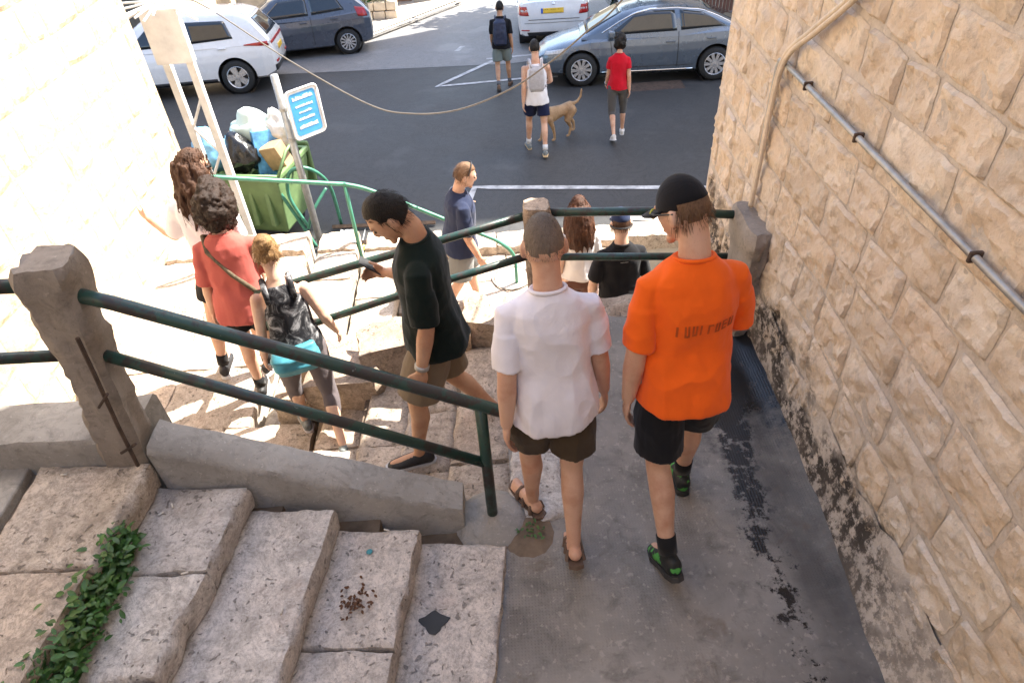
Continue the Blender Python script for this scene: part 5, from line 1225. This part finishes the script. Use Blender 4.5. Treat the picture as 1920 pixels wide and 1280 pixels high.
            headmesh(hm_, 1.0, n=16, disp=dsp); ell(hm_, hc+Hm @ Vector((0, -.10, .085))*hs, (.055*hs, .05*hs, .05*hs), Hm, 8)
            remesh('hair', hm_, hair, root, .008, 1, lambda p: .006*nz(p.x, p.y, p.z, 40, 2))
    if hair:
        rr_ = random.Random(seed+5); rb = MB()
        def strand(pts, w_):
            n_ = len(pts); sv = Vector((rr_.gauss(0, 1), rr_.gauss(0, 1), rr_.gauss(0, .3))).normalized(); V = []
            for q, p_ in enumerate(pts):
                k = w_*(1-.7*q/(n_-1)); V += [p_-sv*k, p_+sv*k]
            rb.add(V, [(2*q, 2*q+1, 2*q+3, 2*q+2) for q in range(n_-1)])
        N = int({'short': 1500, 'buzz': 1600, 'curly': 1300, 'afro': 500, 'long': 900, 'wavy': 1000, 'bun': 700}[hair_style]*(1 if vox < .010 else .35))
        for q in range(N):
            d = Vector((rr_.gauss(0, 1), rr_.gauss(0, 1), rr_.gauss(0, 1))).normalized()
            if (d.y > .36 and d.z < .52) or (d.y > .1 and d.z < .12) or d.z < -.45: continue
            if cap and d.z > .10-.10*d.y: continue
            if hair_style == 'buzz' and d.z < -.30: continue
            p0 = headpt(d, 1.0); nrm = (headpt(d, 1.1)-p0).normalized(); dn = (Hm @ Vector((d.x*.3, -.35 if d.z > .3 else -.1, -.6+.5*max(0, d.z)))).normalized()
            if hair_style == 'buzz': strand([p0+nrm*.001, p0+nrm*.006+dn*.004], .0009)
            elif hair_style in ('short', 'bun'):
                k0 = 1.012 if cap else 1.035; p1 = headpt(d, k0); L = rr_.uniform(.018, .034); strand([p1, p1+nrm*.005+dn*L*.6, p1+nrm*.006+dn*L], .0014)
            elif hair_style in ('curly', 'afro'):
                big = 1.45 if hair_style == 'curly' else .55; p1 = headpt(d, 1.0+big*rr_.uniform(.12, .30)); a0 = rr_.uniform(0, 6.28); e1 = nrm.orthogonal().normalized(); e2 = nrm.cross(e1); rc = rr_.uniform(.006, .012)
                strand([p1+nrm*(.006*t)+e1*rc*math.cos(a0+t*1.1)+e2*rc*math.sin(a0+t*1.1)+Vector((0, 0, -.0012*t*t)) for t in range(8)], .0016)
            else:
                if d.y > .1 and d.z < .2: continue
                p1 = headpt(d, 1.075); L = rr_.uniform(.22, .40)*s; od = T @ Vector((d.x*.5, d.y*.45-.3, 0)); ph = rr_.uniform(0, 6); wv = .014 if hair_style == 'wavy' else .004
                strand([p1 + T @ Vector((0, 0, -L*t)) + od*(.115*math.sin(t*1.9)*s) + T @ Vector((wv*math.sin(9*t+ph), wv*math.cos(8*t+ph), 0)) for t in np.linspace(0, 1, 8)], .0022)
        if rb.V: so = mesh('hair_strands', rb.V, rb.F, hair, root, True); so['kind'] = 'stuff'
    if cap:
        cm_ = MB()
        headmesh(cm_, 1.0, n=20, disp=lambda d: (.055+.02*max(0, d.z)) if d.z > .12-.10*d.y else -.12); cb = mesh('cap', cm_.V, cm_.F, cap, root, True); fixn(cb)
        br = MB(); pts = []
        for a in np.linspace(-75, 75, 11):
            pts.append((math.sin(rad(a))*.080, math.cos(rad(a))*.10))
        V0 = [hc+Hm @ (Vector((x, y, .022))*hs*1.02) for x, y in pts]; V1 = [hc+Hm @ (Vector((x*1.02, y+.075*math.cos(rad(a))**.5, .004-.0))*hs*1.02) for (x, y), a in zip(pts, np.linspace(-75, 75, 11))]
        br.add(V0+V1, [(i, i+1, 12+i, 11+i) for i in range(10)]); bo = br.build('brim', cap, cb, True); sdm = bo.modifiers.new('s', 'SOLIDIFY'); sdm.thickness = .006
    if glasses:
        gm = MB()
        for sg in (-1, 1):
            gm.tube([hc+Hm @ (Vector((sg*.062, .094, .012))*hs), hc+Hm @ (Vector((sg*.084, .06, .012))*hs), hc+Hm @ (Vector((sg*.085, -.02, .008))*hs)], .0035, 6)
        gm.tube([hc+Hm @ (Vector((-.012, .112, .012))*hs), hc+Hm @ (Vector((.012, .112, .012))*hs)], .003, 6); fr = gm.build('glasses', M['black_plastic'], root)
        for sg in (-1, 1): e = MB(); ell(e, hc+Hm @ Vector((sg*.036, .108, .006))*hs, (.027*hs, .006*hs, .019*hs), Hm @ RZ(-sg*14), 8); e.build('lens', glasses, fr, True)
    if watch:
        sh, el_, wr, A1, A2 = J['arm'+watch]; wm = MB(); ring_loft(wm, [(wr.lerp(el_, .03), A2 @ X, A2 @ Y, .034*s, .036*s), (wr.lerp(el_, .13), A2 @ X, A2 @ Y, .036*s, .038*s)], 16); wm.build('watch', M['galv'], root, True)
    root['_head'] = [*(hc)]; VL.update()
    return root, dict(up=up, J=J, hc=hc, Hm=Hm, T=T, s=s)
def world(root, p): return root.matrix_world @ Vector(p)
def on_shirt(root, fn_pts, mat, name, d=(0, 1, 0), parent=None, off=.003):
    """flat print draped on the back of a shirt: fn_pts = list of quads in local (x, z)"""
    so = bpy.data.objects[root['_shirt']]; bm = bmesh.new(); bm.from_mesh(so.data); t = BVHTree.FromBMesh(bm); bm.free(); mb = MB()
    for (x0, z0, x1, z1) in fn_pts:
        V = []
        for z in (z0, z1):
            for k in range(3):
                h = t.ray_cast(Vector((lerp(x0, x1, k/2), -1.0, z)), Vector(d)); 
                if h[0] is None: break
                V.append(h[0]-Vector(d)*off)
        if len(V) == 6: mb.add(V, [(0, 1, 4, 3), (1, 2, 5, 4)])
    return mb.build(name, mat, so)
T_ = {k: cloth(k, c) for k, c in {'orange_tee': (.90, .135, .012), 'white_tee': (.76, .74, .79), 'dark_green_tee': (.004, .010, .008), 'brick_red_tee': (.45, .105, .085), 'navy_tee': (.022, .03, .065), 'black_tee': (.009, .009, .011), 'white_top': (.72, .70, .68), 'crimson_tee': (.50, .008, .022), 'white_tank': (.72, .71, .73),
      'brown_shorts': (.060, .042, .025), 'black_shorts': (.010, .010, .012), 'khaki_shorts': (.19, .145, .095), 'grey_shorts': (.20, .205, .20), 'navy_shorts': (.010, .014, .045), 'grey_leggings': (.085, .082, .080), 'mauve_leggings': (.12, .10, .105), 'olive_shorts': (.13, .115, .07), 'sage_shorts': (.16, .19, .18), 'brown_skort': (.12, .055, .04)}.items()}
def printed():
    a = NT('grey_floral_print'); f = a.noise(11, 6, .7, dist=1.2); col = a.ramp(f, [(.46, (.018, .018, .021)), (.54, (.075, .075, .08)), (.62, (.30, .30, .31))]); return a.out(col, .9, None, spec=.15)
T_['print'] = printed()
HR = {'grey': hairmat('greying_hair', (.15, .115, .09)), 'dark': hairmat('dark_hair', (.012, .009, .007)), 'dark_brown': hairmat('dark_brown_hair', (.026, .014, .009)), 'brown': hairmat('brown_hair', (.07, .032, .017)), 'auburn': hairmat('auburn_hair', (.06, .022, .010), (.22, .09, .04)), 'blond': hairmat('dark_blond_hair', (.20, .11, .045), (.5, .32, .14)), 'sandy': hairmat('sandy_hair', (.16, .09, .05))}
black_shoe = pm('black_shoe', (.016, .016, .018), .25, 24, .6, .3, 90); white_shoe = pm('white_shoe', (.60, .58, .55), .15, 20, .6, .3, 80); grey_shoe = pm('grey_trainer', (.18, .20, .20), .4, 28, .7, .3, 80)
def green_shoe():
    a = NT('green_black_trainer'); f = a.noise(16, 3, .5); col = a.ramp(f, [(.50, (.012, .014, .014)), (.54, (.07, .33, .06))]); return a.out(col, .6)
gshoe = green_shoe(); tan_sandal = pm('brown_sandal', (.13, .085, .06), .2, 14, .75, .3, 60); white_sock = cloth('white_sock', (.6, .6, .6)); black_sock = cloth('black_sock', (.014, .014, .015))
# 1 orange
p, D = person('person', 'person in bright orange tee, black cap and black shorts on the ramp', (.675, 1.93, ZR), 6, 1.74, dict(lean=8, leg_r=(17, 3, 12, 0), leg_l=(-13, 2, 16, -28), arm_l=(-6, 9, 16, 20), arm_r=(14, 14, 45, 10), head=(20, 34), toe_r=8), 'light', T_['orange_tee'], .56, T_['black_shorts'], .66, HR['sandy'], 'short', gshoe, (.03, .03, .03), black_sock, .0065, 1.0, T_['black_tee'], hem=-.03, glasses=pm('yellow_lens', (.55, .50, .05), .1, 9, .1), fold=.008)
r = random.Random(3); quads = []; x = -.09
while x < .13:   # printed word across the back, too smeared in the photograph to read
    q = r.choice(('H', 'I', 'T', 'E', 'U')); wd = .020; z0, z1 = 1.205+.10*.3*0, 1.25
    quads += [(x, z0, x+.007, z1)]
    if q in 'HU': quads += [(x+wd-.007, z0, x+wd, z1)]
    if q in 'HE': quads += [(x, (z0+z1)/2-.004, x+wd, (z0+z1)/2+.004)]
    if q in 'TE': quads += [(x, z1-.008, x+wd, z1)]
    if q in 'UE': quads += [(x, z0, x+wd, z0+.008)]
    x += wd+.009
on_shirt(p, quads, pm('brown_print', (.47, .075, .008), .2, 30, .9), 'back_print')
# 2 white tee
p, D = person('person', 'person in white tee and brown shorts walking down the ramp', (.15, 1.92, ZR), 7, 1.62, dict(lean=8, leg_l=(11, -3, 10, 0), leg_r=(-9, -2, 14, -24), arm_l=(-12, 7, 14, 10), arm_r=(3, 9, 12, 0), head=(6, -4), toe_l=24), 'light', T_['white_tee'], .52, T_['brown_shorts'], .60, HR['grey'], 'buzz', tan_sandal, (.05, .04, .03), None, .0065, 1.0, hem=-.04, sandals=True, fold=.008)
# 3 dark green tee with phone
p, D = person('person', 'person in dark green tee and khaki shorts looking down at a phone', (-.40, 2.74, 2.12), 92, 1.76, dict(lean=3, leg_l=(20, 2, 14, 0), leg_r=(-4, 2, 34, 0), arm_l=(2, 8, 14, 0), arm_r=(2, 6, 82, -25), head=(38, 8), grip_r=45), 'tan', T_['dark_green_tee'], .58, T_['khaki_shorts'], .74, HR['dark'], 'short', black_shoe, (.55, .55, .55), None, .0075, 1.08, hem=-.03, watch='l')
sh, el_, wr, A1, A2 = D['J']['armr']; q = world(p, wr + A2 @ Vector((0, .035, -.09)))
mb = MB(); mb.box(-.037, .037, -.005, .005, -.075, .075); ph = mb.build('phone', M['black_plastic'], None, bevel=.004); ph.location = q; ph.rotation_euler = (rad(-50), 0, rad(92)); tag(ph, 'dark phone held in front of the dark green tee', 'phone')
# 4 brick red tee
p, D = person('person', 'person with big dark curls, brick red tee and black shorts on the landing', (-1.80, 3.75, ZL), 8, 1.62, dict(lean=8, leg_l=(2, 3, 2, 0), leg_r=(-3, 3, 5, 0), arm_l=(0, 9, 10, 0), arm_r=(18, 10, 50, 20), head=(8, -8)), 'light', T_['brick_red_tee'], .60, T_['black_shorts'], .42, HR['dark_brown'], 'curly', black_shoe, (.6, .6, .6), black_sock, .0085, 1.10, female=True, hem=-.06)
st_ = MB(); up = D['up']; st_.tube([up(-.10, .10, 1.40), up(-.125, .0, 1.452), up(-.10, -.105, 1.38), up(.02, -.138, 1.20), up(.15, -.125, 1.03), up(.20, -.02, .97)], .016, 8); st_.build('shoulder_strap', pm('woven_strap', (.10, .075, .045), .5, 60, .9), p, True)
# 5 patterned tank
p, D = person('person', 'person in grey patterned tank top with hair in a bun stepping down', (-1.36, 3.30, ZL), 20, 1.56, dict(lean=9, leg_l=(14, 3, 10, 0), leg_r=(-12, 3, 26, -12), arm_l=(4, 10, 10, 0), arm_r=(-4, 16, 34, 0), head=(10, 0)), 'pale', T_['print'], .5, T_['mauve_leggings'], 1.35, HR['blond'], 'bun', grey_shoe, (.6, .55, .55), None, .008, 1.0, female=True, tank=True, pants_tight=True)
up = D['up']; bgm = MB(); ring_loft(bgm, [(up(-.03, -.145, 1.0), D['T'] @ Vector((1, 0, 0)), D['T'] @ Vector((0, 1, 0)), .13, .035, .7), (up(-.03, -.165, .94), D['T'] @ Vector((1, 0, 0)), D['T'] @ Vector((0, 1, 0)), .150, .055, .7), (up(-.03, -.165, .86), D['T'] @ Vector((1, 0, 0)), D['T'] @ Vector((0, 1, 0)), .150, .06, .7), (up(-.03, -.15, .80), D['T'] @ Vector((1, 0, 0)), D['T'] @ Vector((0, 1, 0)), .125, .04, .7)], 24)
hb = remesh('hip_bag', bgm, pm('teal_nylon', (.06, .27, .34), .25, 12, .5, .4, 18), None, .008, 2, lambda q: .006*nz(q.x*3, q.y*3, q.z*9, 3)); hb.matrix_world = p.matrix_world; tag(hb, 'teal hip bag worn over patterned tank top', 'bag')
# 6 long hair
p, D = person('person', 'person in white tee with long wavy brown hair beside the sunlit wall', (-2.03, 4.12, ZL), 2, 1.76, dict(lean=4, leg_l=(-4, 14, 6, 0), leg_r=(-4, 4, 6, 0), arm_l=(18, 26, 78, -60), arm_r=(0, 8, 12, 0), head=(6, -62), toe_r=18), 'light', T_['white_tee'], .55, T_['black_shorts'], .50, HR['brown'], 'wavy', black_shoe, (.65, .65, .65), black_sock, .0085, .98, hem=-.02, glasses=M['glass_car'])
bd = MB(); hc, Hm = D['hc'], D['Hm']; ell(bd, hc+Hm @ Vector((0, .075, -.10)), (.050, .036, .042), Hm, 8); remesh('beard', bd, HR['brown'], p, .008, 1, lambda q: .004*nz(q.x, q.y, q.z, 60, 2))
tt = MB(); hip, knee, ank, Mf, M1, M2 = D['J']['legr']
# 7 navy
p, D = person('person', 'person in navy tee with cropped sandy hair holding the thin green handrail', (-.44, 5.74, .70), -78, 1.74, dict(lean=5, leg_l=(14, 2, 10, 0), leg_r=(-10, 2, 18, -10), arm_l=(16, 48, 10, 0), arm_r=(6, 8, 20, 0), head=(14, -4), grip_l=48), 'light', T_['navy_tee'], .58, T_['grey_shorts'], .72, HR['sandy'], 'short', grey_shoe, (.5, .5, .5), None, .009, 1.16, hem=-.02)
sm_ = MB(); hc, Hm = D['hc'], D['Hm']; sm_.tube([hc+Hm @ Vector((.088*math.cos(a), .01+.02*math.sin(a), .03+.105*math.sin(a))) for a in np.linspace(0, math.pi, 12)], .005, 6); sm_.build('sunglasses_band', M['black_plastic'], p)
# 8 girl, 9 black tee
p, D = person('person', 'person with long auburn hair and white top below the ramp railing', (.66, 5.08, .70), 4, 1.64, dict(lean=3, leg_l=(10, 2, 8, 0), leg_r=(-8, 2, 12, -10), head=(6, 0)), 'pale', T_['white_top'], .50, T_['brown_skort'], .40, HR['auburn'], 'long', white_shoe, (.6, .6, .6), None, .009, .95, female=True, hem=.06)
ncap = cloth('navy_cap', (.018, .028, .07))
p, D = person('person', 'person in black tee and navy cap below the ramp railing', (.95, 4.66, .70), 6, 1.74, dict(lean=3, leg_l=(-8, 2, 12, -10), leg_r=(12, 2, 8, 0), arm_l=(0, 14, 32, 30), arm_r=(4, 14, 20, 0), head=(8, -4)), 'pale', T_['black_tee'], .52, T_['olive_shorts'], .66, HR['brown'], 'short', black_shoe, (.5, .5, .5), None, .008, .98, cap=ncap, hem=-.05)
hc, Hm = D['hc'], D['Hm']; sm_ = MB(); sm_.tube([hc+Hm @ Vector((.088*math.sin(a), -.015-.10*math.cos(a), -.012)) for a in np.linspace(-1.7, 1.7, 14)], .007, 6); sm_.build('sunglasses_band', M['black_plastic'], p)
on_shirt(p, [(-.03+.011*k, 1.335, -.023+.011*k, 1.342) for k in range(6)], M['galv'], 'tiny_print')
# 10-12 walkers on the street
p, D = person('person', 'person in dark tee and sage shorts with navy backpack walking up the street', (.20, 14.5, road_z(14.5)), -6, 1.68, dict(lean=4, leg_l=(-10, 2, 30, -20), leg_r=(12, 2, 6, 0), arm_l=(14, 6, 24, 0), arm_r=(-8, 6, 20, 0), head=(6, 0)), 'tan', T_['black_tee'], .55, T_['sage_shorts'], .66, HR['dark'], 'short', pm('tan_boot', (.14, .08, .05), .2, 20, .8), (.05, .04, .03), cloth('grey_sock', (.12, .12, .13)), .012, 1.05, hem=-.02)
def pack(name, label, p, D, mat, z0, z1, wd, dp, straps=True):
    up = D['up']; TX, TY = D['T'] @ Vector((1, 0, 0)), D['T'] @ Vector((0, 1, 0)); b = MB()
    ring_loft(b, [(up(0, -.125-dp*.4, z0), TX, TY, wd*.8, dp*.6, .7), (up(0, -.13-dp*.6, z0+.05), TX, TY, wd, dp, .7), (up(0, -.13-dp*.6, (z0+z1)/2), TX, TY, wd, dp, .7), (up(0, -.125-dp*.4, z1-.05), TX, TY, wd*.9, dp*.8, .7), (up(0, -.11, z1), TX, TY, wd*.55, dp*.4, .8)], 22)
    o = remesh(name, b, mat, None, .011, 2, lambda q: .005*nz(q.x*4, q.y*4, q.z*7, 3)); o.matrix_world = p.matrix_world; tag(o, label, 'backpack')
    for sg in (-1, 1): t = MB(); t.tube([up(sg*.07, -.12, z1-.03), up(sg*.10, -.08, 1.455), up(sg*.105, .02, 1.475), up(sg*.12, .125, 1.34), up(sg*.15, .09, 1.12), up(sg*.15, -.10, z0+.06)], .016, 6); t.build('strap', mat, o, True)
    return o
pack('backpack', 'navy backpack worn over a dark tee on the street', p, D, pm('navy_nylon', (.014, .022, .055), .3, 14, .6, .3, 30), .93, 1.44, .135, .085)
p, D = person('person', 'person in white tank top and navy shorts crossing the street with the dog', (.67, 10.92, 0), 2, 1.79, dict(lean=4, leg_l=(13, 3, 10, 0), leg_r=(-13, 3, 12, -16), arm_l=(-14, 5, 12, 0), arm_r=(16, 14, 60, 30), head=(10, 0)), 'light', T_['white_tank'], .5, T_['navy_shorts'], .60, HR['dark'], 'short', grey_shoe, (.62, .45, .25), white_sock, .011, 1.04, tank=True, hem=-.06)
pack('drawstring_bag', 'pale grey drawstring bag on the back of the white tank top', p, D, pm('grey_mesh_nylon', (.40, .39, .41), .15, 30, .8, .4, 60), 1.02, 1.40, .125, .03)
wtank, wD = p, D
p, D = person('person', 'person in crimson tee and grey leggings walking towards the sedan', (2.06, 11.28, 0), -4, 1.66, dict(lean=3, leg_l=(-11, 2, 30, -24), leg_r=(10, 2, 6, 0), arm_l=(14, 5, 20, 0), arm_r=(-12, 5, 14, 0), head=(4, 0)), 'light', T_['crimson_tee'], .36, T_['grey_leggings'], 1.25, HR['dark'], 'afro', white_shoe, (.6, .6, .6), None, .011, .98, female=True, pants_tight=True, watch='l')
# dog and leash
dg_ = thing('dog', 'tan short-haired dog walking beside the white tank top', 'dog', (1.07, 11.35, 0), rad(118))
b = MB()   # local +Y forward
ring_loft(b, [((0, -.30, .50), (1, 0, 0), (0, 0, 1), .05, .07), ((0, -.24, .49), (1, 0, 0), (0, 0, 1), .085, .105), ((0, -.05, .47), (1, 0, 0), (0, 0, 1), .085, .10), ((0, .15, .45), (1, 0, 0), (0, 0, 1), .10, .14), ((0, .28, .48), (1, 0, 0), (0, 0, 1), .085, .13), ((0, .34, .52), (1, 0, 0), (0, 0, 1), .05, .08)], 18)
limb(b, [(0, .26, .54), (0, .38, .66), (0, .43, .72)], [.085, .070, .062]); ell(b, (0, .47, .735), (.062, .085, .062)); limb(b, [(0, .52, .72), (0, .62, .695)], [.036, .026])
for sg in (-1, 1):
    ell(b, (sg*.058, .43, .755), (.014, .030, .045), Matrix.Rotation(.4*sg, 3, 'Y')); q = .05*sg
    limb(b, [(sg*.065, .24, .42), (sg*.068, .22+q, .27), (sg*.068, .22+q*1.6, .15), (sg*.068, .23+q*2, .04)], [.055, .036, .025, .021]); ell(b, (sg*.068, .255+q*2, .025), (.026, .042, .022))
    limb(b, [(sg*.068, -.23, .46), (sg*.072, -.18-q, .30), (sg*.072, -.28-q*1.5, .17), (sg*.072, -.27-q*2, .04)], [.085, .058, .028, .022]); ell(b, (sg*.072, -.245-q*2, .025), (.026, .042, .022))
limb(b, [(0, -.30, .54), (0, -.38, .55), (0, -.45, .62), (0, -.47, .74)], [.032, .026, .022, .015])
fur = hairmat('tan_fur', (.38, .24, .13), (.52, .36, .21)); remesh('body', b, fur, dg_, .009, 3)
cl = MB(); cl.lathe([(.080, -.014), (.086, -.014), (.086, .014), (.080, .014)], 18); co_ = cl.build('collar', pm('red_collar', (.25, .03, .03), .2, 20, .6), dg_); co_.location = (0, .33, .60); co_.rotation_euler = (rad(-42), 0, 0)
VL.update(); sh, el_, wr, A1, A2 = wD['J']['armr']; hnd = world(wtank, wr); colr = dg_.matrix_world @ Vector((0, .33, .68))
ls = MB(); mid = (hnd+colr)/2; mid.z -= .18; ls.tube(bez([hnd, mid, colr], 20), .006, 6); o = ls.build('leash', M['ink'], None, True); tag(o, 'dark leash running down to the tan dog', 'leash')
